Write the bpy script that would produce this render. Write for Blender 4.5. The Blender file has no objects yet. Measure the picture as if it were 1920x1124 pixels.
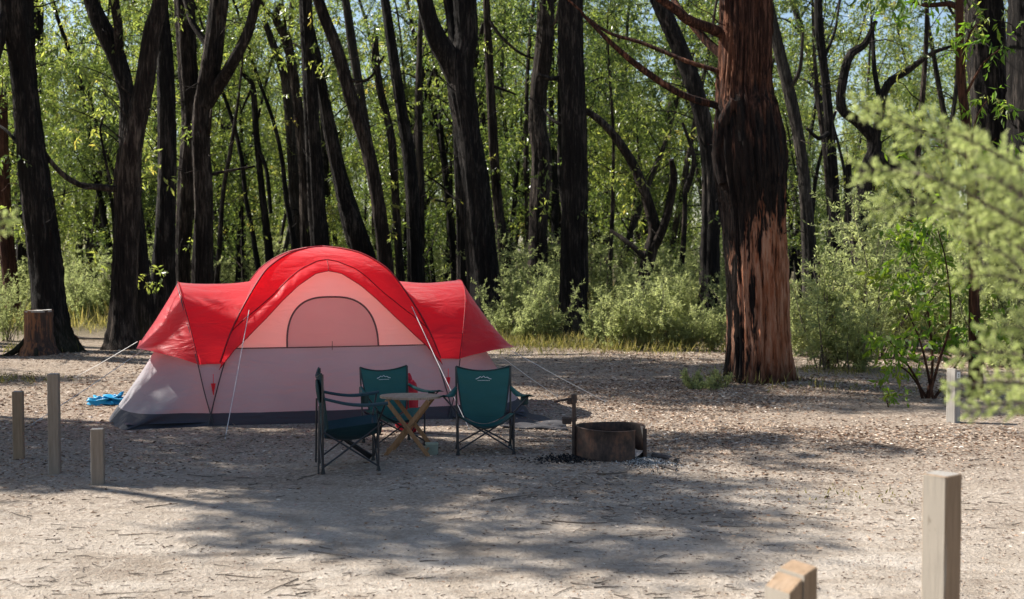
import bpy, math, random
import numpy as np
from mathutils import Vector, Matrix

# ------------------------------------------------------------------ camera, sky, sun, exposure
SC = bpy.context.scene
COL = SC.collection
W_, H_, F_ = 1920.0, 1124.0, 2356.0
CAMZ, HOR = 2.1, 470.0
TH = math.atan((H_ / 2 - HOR) / F_)
cam = bpy.data.objects.new('camera', bpy.data.cameras.new('camera'))
COL.objects.link(cam)
cam.location = (0, 0, CAMZ)
cam.rotation_euler = (math.pi / 2 - TH, 0, 0)
cam.data.sensor_width = 36
cam.data.sensor_fit = 'HORIZONTAL'
cam.data.lens = 36 * F_ / W_
cam.data.clip_start = 0.05
cam.data.clip_end = 3000
cam.data.dof.use_dof = True
cam.data.dof.focus_distance = 13.2
cam.data.dof.aperture_fstop = 2.8
SC.camera = cam

SUN_EL, SUN_AZ = math.radians(43), math.radians(-70)      # azimuth from +Y, clockwise
SUNV = Vector((math.sin(SUN_AZ) * math.cos(SUN_EL), math.cos(SUN_AZ) * math.cos(SUN_EL), math.sin(SUN_EL)))
world = bpy.data.worlds.new('World')
SC.world = world
world.use_nodes = True
wn = world.node_tree
sky = wn.nodes.new('ShaderNodeTexSky')
sky.sky_type = 'NISHITA'
sky.sun_disc = False
sky.sun_elevation = SUN_EL
sky.sun_rotation = SUN_AZ
bg = wn.nodes['Background']
wn.links.new(sky.outputs[0], bg.inputs[0])
bg.inputs[1].default_value = 0.072
sun = bpy.data.objects.new('sun', bpy.data.lights.new('sun', 'SUN'))
COL.objects.link(sun)
sun.data.energy = 5.0
sun.data.angle = math.radians(0.53)
sun.data.color = (1.0, 0.955, 0.88)
sun.rotation_euler = SUNV.to_track_quat('Z', 'Y').to_euler()
SC.view_settings.view_transform = 'Standard'
SC.view_settings.look = 'None'
SC.view_settings.exposure = 1.22
SC.view_settings.gamma = 1
SC.render.engine = 'CYCLES'
cy = SC.cycles
cy.max_bounces = 7
cy.diffuse_bounces = 4
cy.transmission_bounces = 5
cy.glossy_bounces = 2
cy.transparent_max_bounces = 4
cy.caustics_reflective = False
cy.caustics_refractive = False
cy.sample_clamp_indirect = 6
cy.use_denoising = True

rng = np.random.default_rng(7)
random.seed(7)


# ------------------------------------------------------------------ helpers
def at(px, py, Y):
    """world point on the ray through photo pixel (px, py) at depth Y"""
    a, b = (px - W_ / 2) / F_, (py - H_ / 2) / F_
    d = np.array([a, math.cos(TH) - b * math.sin(TH), -math.sin(TH) - b * math.cos(TH)])
    return np.array([0, 0, CAMZ]) + d * (Y / d[1])


def gnd(px, py):
    a, b = (px - W_ / 2) / F_, (py - H_ / 2) / F_
    d = np.array([a, math.cos(TH) - b * math.sin(TH), -math.sin(TH) - b * math.cos(TH)])
    return np.array([0, 0, CAMZ]) + d * (CAMZ / -d[2])


def pxm(Y):
    return F_ / Y


BIGT = (3.83, 19.4)
RING = (0.985, 12.5)


def gz(x, y):
    x = np.asarray(x, float)
    y = np.asarray(y, float)
    z = 0.012 * np.sin(x * 1.3 + y * 0.7) + 0.012 * np.sin(x * 0.55 - y * 1.1 + 2) + 0.008 * np.sin(2.3 * x + 1.9 * y)
    z = z + 0.10 * np.exp(-((x - BIGT[0]) ** 2 + (y - BIGT[1]) ** 2) / 2.0)
    z = z + 0.05 * np.exp(-(((x - RING[0]) / 0.75) ** 2 + ((y - RING[1]) / 0.6) ** 2))
    far = np.clip((y - 34) / 30, 0, 1)
    return z + far * (0.12 * np.sin(x * 0.21 + y * 0.13) + 0.08 * np.sin(x * 0.37 - y * 0.19))


def g1(x, y):
    return float(gz(x, y))


class MB:
    def __init__(self):
        self.v, self.f, self.t, self.n = [], [], [], 0

    def add(self, V, F, tint=None):
        V = np.asarray(V, float).reshape(-1, 3)
        F = np.asarray(F, int)
        self.v.append(V)
        self.f.append(F + self.n)
        self.t.append(np.full(len(V), 0.5) if tint is None else np.broadcast_to(np.asarray(tint, float), (len(V),)))
        self.n += len(V)

    def build(self, name, mat, parent=None, smooth=True, origin=None, tint=False):
        V = np.concatenate(self.v)
        if origin is not None:
            V = V - np.asarray(origin, float)
        me = bpy.data.meshes.new(name)
        me.vertices.add(len(V))
        me.vertices.foreach_set('co', V.astype(np.float32).ravel())
        loops = np.concatenate([f.ravel() for f in self.f])
        tot = np.concatenate([np.full(len(f), f.shape[1]) for f in self.f])
        me.loops.add(len(loops))
        me.loops.foreach_set('vertex_index', loops.astype(np.int32))
        me.polygons.add(len(tot))
        me.polygons.foreach_set('loop_start', np.concatenate([[0], np.cumsum(tot)[:-1]]).astype(np.int32))
        me.polygons.foreach_set('loop_total', tot.astype(np.int32))
        me.polygons.foreach_set('use_smooth', np.full(len(tot), smooth))
        if tint:
            at_ = me.attributes.new('tint', 'FLOAT', 'POINT')
            at_.data.foreach_set('value', np.concatenate(self.t).astype(np.float32))
        me.update(calc_edges=True)
        me.validate()
        me.materials.append(mat)
        o = bpy.data.objects.new(name, me)
        COL.objects.link(o)
        if parent is not None:
            o.parent = parent
        return o

    # ---- shapes
    def grid(self, P, closed=False, tint=None):
        """P: (n, m, 3) grid of points"""
        n, m = P.shape[:2]
        idx = np.arange(n * m).reshape(n, m)
        if closed:
            idx = np.concatenate([idx, idx[:, :1]], 1)
        F = np.stack([idx[:-1, :-1], idx[:-1, 1:], idx[1:, 1:], idx[1:, :-1]], -1).reshape(-1, 4)
        self.add(P.reshape(-1, 3), F, tint)

    def tube(self, pts, rad, sides=8, caps=True, rough=0.0, seed=0, ridge=0.0):
        pts = np.asarray(pts, float)
        n = len(pts)
        rad = np.broadcast_to(np.asarray(rad, float), (n,))
        T = np.gradient(pts, axis=0)
        T /= np.linalg.norm(T, axis=1)[:, None] + 1e-9
        ref = np.array([0.0, 1.0, 0.0]) if abs(T[:, 1]).max() < 0.95 else np.array([1.0, 0.0, 0.0]) if abs(T[:, 0]).max() < 0.95 else np.array([0, 0, 1.0])
        S = np.cross(T, ref)
        S /= np.linalg.norm(S, axis=1)[:, None] + 1e-9
        U = np.cross(S, T)
        a = np.linspace(0, 2 * np.pi, sides, endpoint=False)
        R = np.repeat(rad[:, None], sides, 1)
        if rough > 0:
            r_ = np.random.default_rng(seed)
            L = np.concatenate([[0], np.cumsum(np.linalg.norm(np.diff(pts, axis=0), axis=1))])
            for k in range(7):
                m = r_.integers(2, max(3, sides // 3) + 1)
                R = R * (1 + rough / (1 + 0.15 * m) * np.sin(m * a[None, :] + r_.uniform(0, 6.3) + 1.2 * np.sin(L[:, None] * r_.uniform(0.5, 1.8) + r_.uniform(0, 6.3))))
            R = R * (1 + rough * r_.normal(0, 0.4, R.shape))
            for m in (sides // 4, sides // 3 + 1):
                if ridge > 0:
                    ph = np.cumsum(r_.normal(0, 0.16, n))[:, None]
                    R = R * (1 + ridge * (np.abs(np.sin(0.5 * m * a[None, :] + ph + r_.uniform(0, 6))) - 0.63))
        P = pts[:, None, :] + R[:, :, None] * (np.cos(a)[None, :, None] * S[:, None, :] + np.sin(a)[None, :, None] * U[:, None, :])
        self.grid(P, closed=True)
        if caps:
            for i in (0, n - 1):
                self.add(P[i], [list(range(sides)) if i else list(range(sides))[::-1]])

    def box(self, c, s, rot=None, bev=0.0):
        """box with chamfered edges: c centre, s full size, rot 3x3"""
        hx, hy, hz = np.asarray(s, float) / 2
        b = min(bev, hx * 0.9, hy * 0.9, hz * 0.9)
        if b <= 0:
            V = np.array([[sx * hx, sy * hy, sz * hz] for sz in (-1, 1) for sx, sy in ((-1, -1), (1, -1), (1, 1), (-1, 1))])
            F4 = [[3, 2, 1, 0], [4, 5, 6, 7], [0, 1, 5, 4], [1, 2, 6, 5], [2, 3, 7, 6], [3, 0, 4, 7]]
            V = V if rot is None else V @ np.asarray(rot).T
            self.add(V + np.asarray(c), F4)
            return
        rings = []
        for z, i in ((-hz, b), (-hz + b, 0), (hz - b, 0), (hz, b)):
            rings.append([(-hx + b + (0 if 0 else 0), -hy + i, z), (hx - b, -hy + i, z), (hx - i, -hy + b, z), (hx - i, hy - b, z),
                          (hx - b, hy - i, z), (-hx + b, hy - i, z), (-hx + i, hy - b, z), (-hx + i, -hy + b, z)])
        P = np.array(rings)
        P = P if rot is None else P @ np.asarray(rot).T
        P = P + np.asarray(c)
        self.grid(P, closed=True)
        self.add(P[0], [list(range(8))[::-1]])
        self.add(P[-1], [list(range(8))])

    def bar(self, a, b, w, d, bev=0.003, up=(0, 1, 0)):
        a, b = np.asarray(a, float), np.asarray(b, float)
        t = b - a
        L = np.linalg.norm(t)
        t = t / L
        y = np.asarray(up, float) - np.dot(up, t) * t
        y /= np.linalg.norm(y)
        x = np.cross(y, t)
        self.box((a + b) / 2, (w, d, L), np.stack([x, y, t], 1), bev)

    def leaves(self, P, A, L, Wd, tint=None, bend=0.15):
        P, A = np.asarray(P, float), np.asarray(A, float)
        n = len(P)
        A = A / (np.linalg.norm(A, axis=1)[:, None] + 1e-9)
        S = np.cross(A, rng.normal(size=(n, 3)))
        S /= np.linalg.norm(S, axis=1)[:, None] + 1e-9
        N = np.cross(A, S)
        L = np.broadcast_to(np.asarray(L, float), (n,))[:, None]
        Wd = np.broadcast_to(np.asarray(Wd, float), (n,))[:, None]
        k = bend * L * rng.uniform(-1, 1, (n, 1))
        V = np.stack([P, P + 0.42 * L * A + Wd * S + k * N, P + L * A, P + 0.42 * L * A - Wd * S + k * N], 1)
        F = np.arange(4 * n).reshape(n, 4)
        self.add(V.reshape(-1, 3), F, None if tint is None else np.repeat(np.broadcast_to(tint, (n,)), 4))


def smooth_path(pts, step):
    """Catmull-Rom through rows of pts, spaced about step in the first three columns"""
    pts = np.asarray(pts, float)
    P = np.vstack([2 * pts[0] - pts[1], pts, 2 * pts[-1] - pts[-2]])
    out = []
    for i in range(1, len(P) - 2):
        n = max(2, int(np.linalg.norm(P[i + 1, :3] - P[i, :3]) / step))
        t = np.linspace(0, 1, n, endpoint=False)[:, None]
        out.append(0.5 * (2 * P[i] + (P[i + 1] - P[i - 1]) * t + (2 * P[i - 1] - 5 * P[i] + 4 * P[i + 1] - P[i + 2]) * t ** 2
                          + (3 * P[i] - P[i - 1] - 3 * P[i + 1] + P[i + 2]) * t ** 3))
    out.append(P[-2][None])
    return np.concatenate(out)


def thing(name, label, cat, loc=(0, 0, 0), rz=0.0, group=None):
    o = bpy.data.objects.new(name, None)
    COL.objects.link(o)
    o.location = [float(q) for q in loc]
    o.rotation_euler = (0, 0, rz)
    o.empty_display_size = 0.2
    tag(o, label, cat, group)
    return o


def tag(o, label=None, cat=None, group=None, kind=None):
    if label:
        o['label'] = label
    if cat:
        o['category'] = cat
    if group:
        o['group'] = group
    if kind:
        o['kind'] = kind
    return o


def copy_tree(root, loc, rz=0.0, sc=1.0, label=None, group=None):
    r = root.copy()
    COL.objects.link(r)
    r.location = [float(q) for q in loc]
    r.rotation_euler = (0, 0, rz)
    r.scale = (sc, sc, sc) if np.isscalar(sc) else sc
    if label:
        r['label'] = label
    if group:
        r['group'] = group
    for ch in list(root.children):
        c = ch.copy()
        COL.objects.link(c)
        c.parent = r
        for g in ch.children:
            d = g.copy()
            COL.objects.link(d)
            d.parent = c
    return r


# ------------------------------------------------------------------ materials
def new_mat(name):
    m = bpy.data.materials.new(name)
    m.use_nodes = True
    nt = m.node_tree
    b = nt.nodes['Principled BSDF']
    return m, nt, b


def N(nt, typ, **kw):
    n = nt.nodes.new(typ)
    for k, v in kw.items():
        setattr(n, k, v)
    return n


def ramp(nt, fac, stops):
    r = N(nt, 'ShaderNodeValToRGB')
    el = r.color_ramp.elements
    while len(el) < len(stops):
        el.new(0.5)
    for e, (p, c) in zip(el, stops):
        e.position = p
        e.color = (*c, 1) if len(c) == 3 else c
    nt.links.new(fac, r.inputs[0])
    return r.outputs[0]


def coords(nt, scale=(1, 1, 1), kind='Object'):
    tc = N(nt, 'ShaderNodeTexCoord')
    mp = N(nt, 'ShaderNodeMapping')
    mp.inputs['Scale'].default_value = scale
    nt.links.new(tc.outputs[kind], mp.inputs[0])
    return mp.outputs[0]


def noise(nt, vec, scale, detail=4, rough=0.55, dist=0.0):
    n = N(nt, 'ShaderNodeTexNoise')
    n.inputs['Scale'].default_value = scale
    n.inputs['Detail'].default_value = detail
    n.inputs['Roughness'].default_value = rough
    n.inputs['Distortion'].default_value = dist
    nt.links.new(vec, n.inputs['Vector'])
    return n.outputs[0]


def math_n(nt, op, a, b=None, clamp=False):
    n = N(nt, 'ShaderNodeMath', operation=op)
    n.use_clamp = clamp
    for i, q in enumerate((a, b)):
        if q is None:
            continue
        if isinstance(q, (int, float)):
            n.inputs[i].default_value = q
        else:
            nt.links.new(q, n.inputs[i])
    return n.outputs[0]


def mixc(nt, fac, a, b, mode='MIX'):
    n = N(nt, 'ShaderNodeMixRGB', blend_type=mode)
    for i, q in enumerate((fac, a, b)):
        if isinstance(q, (int, float)):
            n.inputs[i].default_value = q
        elif isinstance(q, tuple):
            n.inputs[i].default_value = (*q, 1)
        else:
            nt.links.new(q, n.inputs[i])
    return n.outputs[0]


def bump(nt, b, h, strength=0.5, dist=0.02):
    n = N(nt, 'ShaderNodeBump')
    n.inputs['Strength'].default_value = strength
    n.inputs['Distance'].default_value = dist
    nt.links.new(h, n.inputs['Height'])
    nt.links.new(n.outputs[0], b.inputs['Normal'])


def mat_plain(name, col, rough=0.6, metal=0.0, var=0.2, nscale=30, bstr=0.15, stretch=(1, 1, 1)):
    m, nt, b = new_mat(name)
    v = coords(nt, stretch)
    n = noise(nt, v, nscale, 5, 0.6)
    lo = tuple(c * (1 - var) for c in col)
    hi = tuple(min(1, c * (1 + var)) for c in col)
    nt.links.new(ramp(nt, n, [(0.3, lo), (0.7, hi)]), b.inputs['Base Color'])
    b.inputs['Roughness'].default_value = rough
    b.inputs['Metallic'].default_value = metal
    if bstr:
        bump(nt, b, n, bstr, 0.01)
    return m


def mat_bark(name, dark, mid, pale, fib=1.0, pale_at=0.68, green=0.0):
    m, nt, b = new_mat(name)
    v = coords(nt, (1, 1, 0.09))
    f1 = noise(nt, v, 26 * fib, 6, 0.65, 0.4)
    f2 = noise(nt, coords(nt, (1, 1, 0.25)), 7 * fib, 3, 0.6)
    big = noise(nt, coords(nt, (1, 1, 0.4)), 1.6, 3)
    oi = N(nt, 'ShaderNodeObjectInfo')
    h = math_n(nt, 'ADD', math_n(nt, 'MULTIPLY', f1, 0.65), math_n(nt, 'MULTIPLY', f2, 0.35))
    h2 = math_n(nt, 'ADD', h, math_n(nt, 'MULTIPLY', math_n(nt, 'SUBTRACT', big, 0.5), 0.35))
    c = ramp(nt, h2, [(0.36, dark), (0.52, mid), (pale_at, pale)])
    c = mixc(nt, 0.3, c, mixc(nt, oi.outputs['Random'], (0.6, 0.6, 0.62), (1.2, 1.1, 1.0)), 'MULTIPLY')
    if green:
        sx = N(nt, 'ShaderNodeSeparateXYZ')
        nt.links.new(coords(nt), sx.inputs[0])
        g = ramp(nt, sx.outputs[2], [(0.1, (1, 1, 1)), (0.75, (0, 0, 0))])
        c = mixc(nt, math_n(nt, 'MULTIPLY', g, green), c, (0.05, 0.05, 0.02))
    nt.links.new(c, b.inputs['Base Color'])
    b.inputs['Roughness'].default_value = 0.95
    b.inputs['Specular IOR Level'].default_value = 0.15
    bump(nt, b, h, 1.0, 0.06)
    return m


def mat_leaf(name, stops, trans, tfac=0.5, rough=0.45, spec=0.35):
    m = bpy.data.materials.new(name)
    m.use_nodes = True
    nt = m.node_tree
    b = nt.nodes['Principled BSDF']
    out = nt.nodes['Material Output']
    a = N(nt, 'ShaderNodeAttribute', attribute_name='tint')
    oi = N(nt, 'ShaderNodeObjectInfo')
    t = math_n(nt, 'ADD', a.outputs['Fac'], math_n(nt, 'MULTIPLY', math_n(nt, 'SUBTRACT', oi.outputs['Random'], 0.5), 0.35))
    c = ramp(nt, t, stops)
    nt.links.new(c, b.inputs['Base Color'])
    b.inputs['Roughness'].default_value = rough
    b.inputs['Specular IOR Level'].default_value = spec
    tr = N(nt, 'ShaderNodeBsdfTranslucent')
    nt.links.new(mixc(nt, 1.0, c, trans, 'MULTIPLY'), tr.inputs[0])
    mx = N(nt, 'ShaderNodeMixShader')
    mx.inputs[0].default_value = tfac
    nt.links.new(b.outputs[0], mx.inputs[1])
    nt.links.new(tr.outputs[0], mx.inputs[2])
    nt.links.new(mx.outputs[0], out.inputs[0])
    return m


def mat_fabric(name, col, trans, tfac=0.45, rough=0.5, zsplit=None, wr=0.4, spec=0.3, sheen=0.0):
    m = bpy.data.materials.new(name)
    m.use_nodes = True
    nt = m.node_tree
    b = nt.nodes['Principled BSDF']
    out = nt.nodes['Material Output']
    v = coords(nt, (0.6, 1, 2.2))
    n1 = noise(nt, v, 3.2, 4, 0.5, 1.2)
    n2 = noise(nt, coords(nt), 900, 2)
    n3 = noise(nt, coords(nt), 1.3, 4)
    c = ramp(nt, n3, [(0.3, tuple(q * 0.9 for q in col)), (0.7, tuple(min(1, q * 1.06) for q in col))])
    ct = c
    if zsplit:
        z0, zc = zsplit
        sx = N(nt, 'ShaderNodeSeparateXYZ')
        nt.links.new(coords(nt), sx.inputs[0])
        f = math_n(nt, 'LESS_THAN', math_n(nt, 'ADD', sx.outputs[2], math_n(nt, 'MULTIPLY', n3, 0.02)), z0)
        c = mixc(nt, f, c, zc)
    nt.links.new(c, b.inputs['Base Color'])
    b.inputs['Roughness'].default_value = rough
    b.inputs['Specular IOR Level'].default_value = spec
    if sheen:
        b.inputs['Sheen Weight'].default_value = sheen
        b.inputs['Sheen Roughness'].default_value = 0.35
    h = math_n(nt, 'ADD', n1, math_n(nt, 'MULTIPLY', n2, 0.02))
    bp = N(nt, 'ShaderNodeBump')
    bp.inputs['Strength'].default_value = wr
    bp.inputs['Distance'].default_value = 0.05
    nt.links.new(h, bp.inputs['Height'])
    nt.links.new(bp.outputs[0], b.inputs['Normal'])
    tr = N(nt, 'ShaderNodeBsdfTranslucent')
    tr.inputs[0].default_value = (*trans, 1)
    if zsplit:
        nt.links.new(mixc(nt, f, trans, tuple(q * 0.35 for q in zsplit[1])), tr.inputs[0])
    nt.links.new(bp.outputs[0], tr.inputs['Normal'])
    mx = N(nt, 'ShaderNodeMixShader')
    mx.inputs[0].default_value = tfac
    nt.links.new(b.outputs[0], mx.inputs[1])
    nt.links.new(tr.outputs[0], mx.inputs[2])
    nt.links.new(mx.outputs[0], out.inputs[0])
    return m


def mat_wood(name, a, bcol, rings=False, rough=0.8, grey=None):
    m, nt, b = new_mat(name)
    v = coords(nt, (1, 1, 0.06))
    f = noise(nt, v, 55, 5, 0.65, 0.3)
    big = noise(nt, coords(nt, (1, 1, 0.3)), 4, 4)
    c = ramp(nt, f, [(0.3, a), (0.7, bcol)])
    c = mixc(nt, 0.5, c, ramp(nt, big, [(0.35, (0.6, 0.6, 0.6)), (0.65, (1.15, 1.12, 1.1))]), 'MULTIPLY')
    crack = noise(nt, coords(nt, (1, 1, 0.02)), 70, 2, 0.5)
    c = mixc(nt, ramp(nt, crack, [(0.27, (1, 1, 1)), (0.33, (0, 0, 0))]), c, tuple(q * 0.35 for q in a))
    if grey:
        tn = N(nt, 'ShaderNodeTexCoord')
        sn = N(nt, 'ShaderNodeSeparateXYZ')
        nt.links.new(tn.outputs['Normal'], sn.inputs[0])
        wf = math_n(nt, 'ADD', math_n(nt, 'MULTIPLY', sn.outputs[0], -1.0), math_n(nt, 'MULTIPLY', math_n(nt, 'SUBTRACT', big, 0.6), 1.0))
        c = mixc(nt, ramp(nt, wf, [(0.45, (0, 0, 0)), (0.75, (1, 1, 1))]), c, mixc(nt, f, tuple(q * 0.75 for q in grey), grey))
        spots = noise(nt, coords(nt, (1, 1, 0.5)), 18, 3, 0.6)
        c = mixc(nt, ramp(nt, spots, [(0.24, (0.7, 0.7, 0.7)), (0.34, (0, 0, 0))]), c, tuple(q * 0.4 for q in a))
    nt.links.new(c, b.inputs['Base Color'])
    b.inputs['Roughness'].default_value = rough
    b.inputs['Specular IOR Level'].default_value = 0.2
    bump(nt, b, f, 0.5, 0.006)
    return m


def mat_ground():
    m, nt, b = new_mat('ground_sand_and_litter')
    v = coords(nt)
    sx = N(nt, 'ShaderNodeSeparateXYZ')
    nt.links.new(v, sx.inputs[0])
    big = noise(nt, v, 0.35, 5, 0.6)
    med = noise(nt, v, 2.2, 5, 0.62)
    fine = noise(nt, coords(nt, (1, 0.8, 1)), 28, 5, 0.7, 0.6)
    grit = noise(nt, v, 190, 3, 0.6)
    vor = N(nt, 'ShaderNodeTexVoronoi')
    vor.inputs['Scale'].default_value = 22
    nt.links.new(coords(nt, (0.7, 1.2, 1)), vor.inputs['Vector'])
    sand = ramp(nt, med, [(0.3, (0.38, 0.315, 0.25)), (0.55, (0.54, 0.47, 0.395)), (0.75, (0.65, 0.58, 0.5))])
    stain = noise(nt, coords(nt, (0.6, 1.3, 1)), 0.9, 6, 0.7, 0.8)
    sand = mixc(nt, ramp(nt, stain, [(0.5, (0, 0, 0)), (0.7, (0.75, 0.75, 0.75))]), sand, (0.27, 0.215, 0.165))
    sand = mixc(nt, 0.5, sand, ramp(nt, fine, [(0.35, (0.62, 0.58, 0.54)), (0.6, (1.1, 1.1, 1.1))]), 'MULTIPLY')
    sand = mixc(nt, 0.35, sand, ramp(nt, grit, [(0.3, (0.55, 0.52, 0.5)), (0.65, (1.15, 1.15, 1.15))]), 'MULTIPLY')
    lit = ramp(nt, fine, [(0.3, (0.07, 0.047, 0.035)), (0.46, (0.22, 0.16, 0.115)), (0.58, (0.42, 0.34, 0.27)), (0.72, (0.58, 0.51, 0.435))])
    floor_ = ramp(nt, fine, [(0.3, (0.05, 0.042, 0.025)), (0.55, (0.15, 0.125, 0.075)), (0.75, (0.24, 0.21, 0.13))])
    # litter cover grows from the trodden sand in front to the trees behind
    yfac = math_n(nt, 'MULTIPLY', math_n(nt, 'SUBTRACT', sx.outputs[1], 8.6), 0.17)
    lf = math_n(nt, 'ADD', yfac, math_n(nt, 'MULTIPLY', math_n(nt, 'SUBTRACT', big, 0.5), 1.9))
    lf = math_n(nt, 'ADD', lf, math_n(nt, 'MULTIPLY', math_n(nt, 'SUBTRACT', med, 0.5), 1.6), clamp=True)
    lf = math_n(nt, 'MULTIPLY', lf, 0.82)
    c = mixc(nt, lf, sand, lit)
    ff = math_n(nt, 'MULTIPLY', math_n(nt, 'SUBTRACT', sx.outputs[1], 27.0), 0.16)
    ff = math_n(nt, 'ADD', ff, math_n(nt, 'MULTIPLY', math_n(nt, 'SUBTRACT', med, 0.5), 1.2), clamp=True)
    c = mixc(nt, ff, c, floor_)
    nt.links.new(c, b.inputs['Base Color'])
    b.inputs['Roughness'].default_value = 1.0
    b.inputs['Specular IOR Level'].default_value = 0.1
    h = math_n(nt, 'ADD', math_n(nt, 'MULTIPLY', fine, 0.6), math_n(nt, 'MULTIPLY', grit, 0.12))
    ruts = noise(nt, coords(nt, (0.35, 1.6, 1)), 3.2, 4, 0.6, 0.6)
    h = math_n(nt, 'ADD', h, math_n(nt, 'ADD', math_n(nt, 'MULTIPLY', med, 0.8), math_n(nt, 'MULTIPLY', ruts, 0.9)))
    bump(nt, b, h, 1.0, 0.08)
    return m


M = {}
M['ground'] = mat_ground()
M['char'] = mat_bark('charred_bark', (0.004, 0.0035, 0.0035), (0.013, 0.011, 0.010), (0.085, 0.07, 0.06), 1.0, 0.71, 0.3)
M['brown'] = mat_bark('brown_stringy_bark', (0.005, 0.004, 0.0035), (0.024, 0.018, 0.015), (0.14, 0.11, 0.088), 1.0, 0.71)
M['grey'] = mat_bark('grey_bark', (0.01, 0.009, 0.008), (0.04, 0.034, 0.029), (0.15, 0.13, 0.11), 1.2, 0.74)
M['red'] = mat_bark('red_brown_bark', (0.015, 0.008, 0.006), (0.07, 0.03, 0.018), (0.2, 0.1, 0.06), 1.2, 0.72)
EUC = [(0.0, (0.03, 0.047, 0.018)), (0.35, (0.07, 0.098, 0.034)), (0.62, (0.13, 0.155, 0.05)), (0.93, (0.21, 0.215, 0.07)), (1.0, (0.22, 0.18, 0.06))]
M['leaf'] = mat_leaf('eucalyptus_leaf', EUC, (2.9, 2.95, 1.6), 0.52, 0.35, 0.6)
M['young'] = mat_leaf('young_leaf', [(0, (0.05, 0.1, 0.015)), (0.5, (0.1, 0.17, 0.022)), (0.9, (0.17, 0.21, 0.03)), (1, (0.21, 0.22, 0.04))], (2.3, 2.4, 1.0), 0.5)
M['feather'] = mat_leaf('feathery_grey_green_leaf', [(0, (0.11, 0.125, 0.065)), (0.5, (0.21, 0.23, 0.12)), (1, (0.32, 0.32, 0.18))], (2.3, 2.35, 1.7), 0.58, 0.6, 0.2)
M['spray'] = mat_leaf('pale_feathery_leaf', [(0, (0.27, 0.32, 0.14)), (0.5, (0.4, 0.45, 0.22)), (1, (0.52, 0.55, 0.31))], (1.75, 1.72, 1.35), 0.55, 0.6, 0.2)
M['grass'] = mat_leaf('dry_grass', [(0, (0.06, 0.075, 0.02)), (0.5, (0.16, 0.15, 0.05)), (1, (0.32, 0.26, 0.12))], (1.6, 1.6, 1.0), 0.45, 0.6, 0.2)
M['litter'] = mat_leaf('fallen_leaf', [(0, (0.07, 0.04, 0.028)), (0.28, (0.26, 0.15, 0.09)), (0.62, (0.53, 0.405, 0.3)), (1, (0.72, 0.65, 0.57))], (0.6, 0.5, 0.4), 0.12, 0.7, 0.25)
M['twig'] = mat_plain('dead_twig', (0.11, 0.085, 0.065), 0.9, 0, 0.4, 20, 0.3)
M['twig_pale'] = mat_plain('bleached_twig', (0.34, 0.28, 0.22), 0.9, 0, 0.3, 20, 0.3)


# ------------------------------------------------------------------ ground
def build_ground():
    xs = np.concatenate([-np.geomspace(14, 900, 40)[::-1], np.arange(-13.8, 13.9, 0.2), np.geomspace(14, 900, 40)])
    ys = np.concatenate([[-300, -100, -40, -15, -5, 0, 2], np.arange(4, 36, 0.2), np.geomspace(36, 1500, 90)])
    X, Y = np.meshgrid(xs, ys)
    mb = MB()
    mb.grid(np.stack([X, Y, gz(X, Y)], -1))
    tag(mb.build('ground', M['ground']), kind='structure')


build_ground()


# ------------------------------------------------------------------ foliage builders
def sprays(mb, C, R, per, leaf, wid, hang=0.9, flat=0.75, tint0=0.5, twig=None):
    """leaves strung on short drooping twigs inside blobs at C with radii R"""
    C = np.asarray(C, float).reshape(-1, 3)
    R = np.broadcast_to(np.asarray(R, float), (len(C),))
    k = 7
    m = max(1, per // k)
    n = len(C)
    cc = np.repeat(C, m, 0)
    rr = np.repeat(R, m)
    d = rng.normal(size=(n * m, 3))
    d /= np.linalg.norm(d, axis=1)[:, None]
    s = cc + d * (rr * rng.uniform(0.1, 1, n * m) ** 0.6)[:, None] * np.array([1, 1, flat])
    ax = d * 0.8 + rng.normal(0, 0.5, (n * m, 3)) + np.array([0, 0, -0.55 * hang])
    ax /= np.linalg.norm(ax, axis=1)[:, None]
    tl = leaf * rng.uniform(1.3, 2.9, n * m)
    tt = np.repeat(np.clip(tint0 + rng.normal(0, 0.13, n), 0.05, 0.95), m) + rng.normal(0, 0.1, n * m)
    for j in range(k):
        P = s + ax * (tl * (j + 0.5) / k)[:, None]
        A = ax * 0.6 + rng.normal(0, 0.85, (n * m, 3)) + np.array([0, 0, -hang * 0.7])
        L = leaf * rng.uniform(0.6, 1.25, n * m)
        mb.leaves(P, A, L, L * wid, np.clip(tt + rng.normal(0, 0.1, n * m), 0, 0.97 if j else 1.0))
    if twig is not None:
        for i in range(0, n * m, max(1, (n * m) // 60)):
            twig.tube(np.stack([cc[i], s[i] + ax[i] * tl[i] * 0.5]), [0.012, 0.004], 4, False)


def limb_path(rg, a, d, L, n=7, wob=0.12, lift=0.25):
    p = np.array(a, float)
    d = np.array(d, float)
    d /= np.linalg.norm(d)
    out = [p.copy()]
    for i in range(n):
        d = d + rg.normal(0, wob, 3) + np.array([0, 0, lift / n])
        d /= np.linalg.norm(d)
        p = p + d * L / n
        out.append(p.copy())
    return np.array(out)


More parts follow.
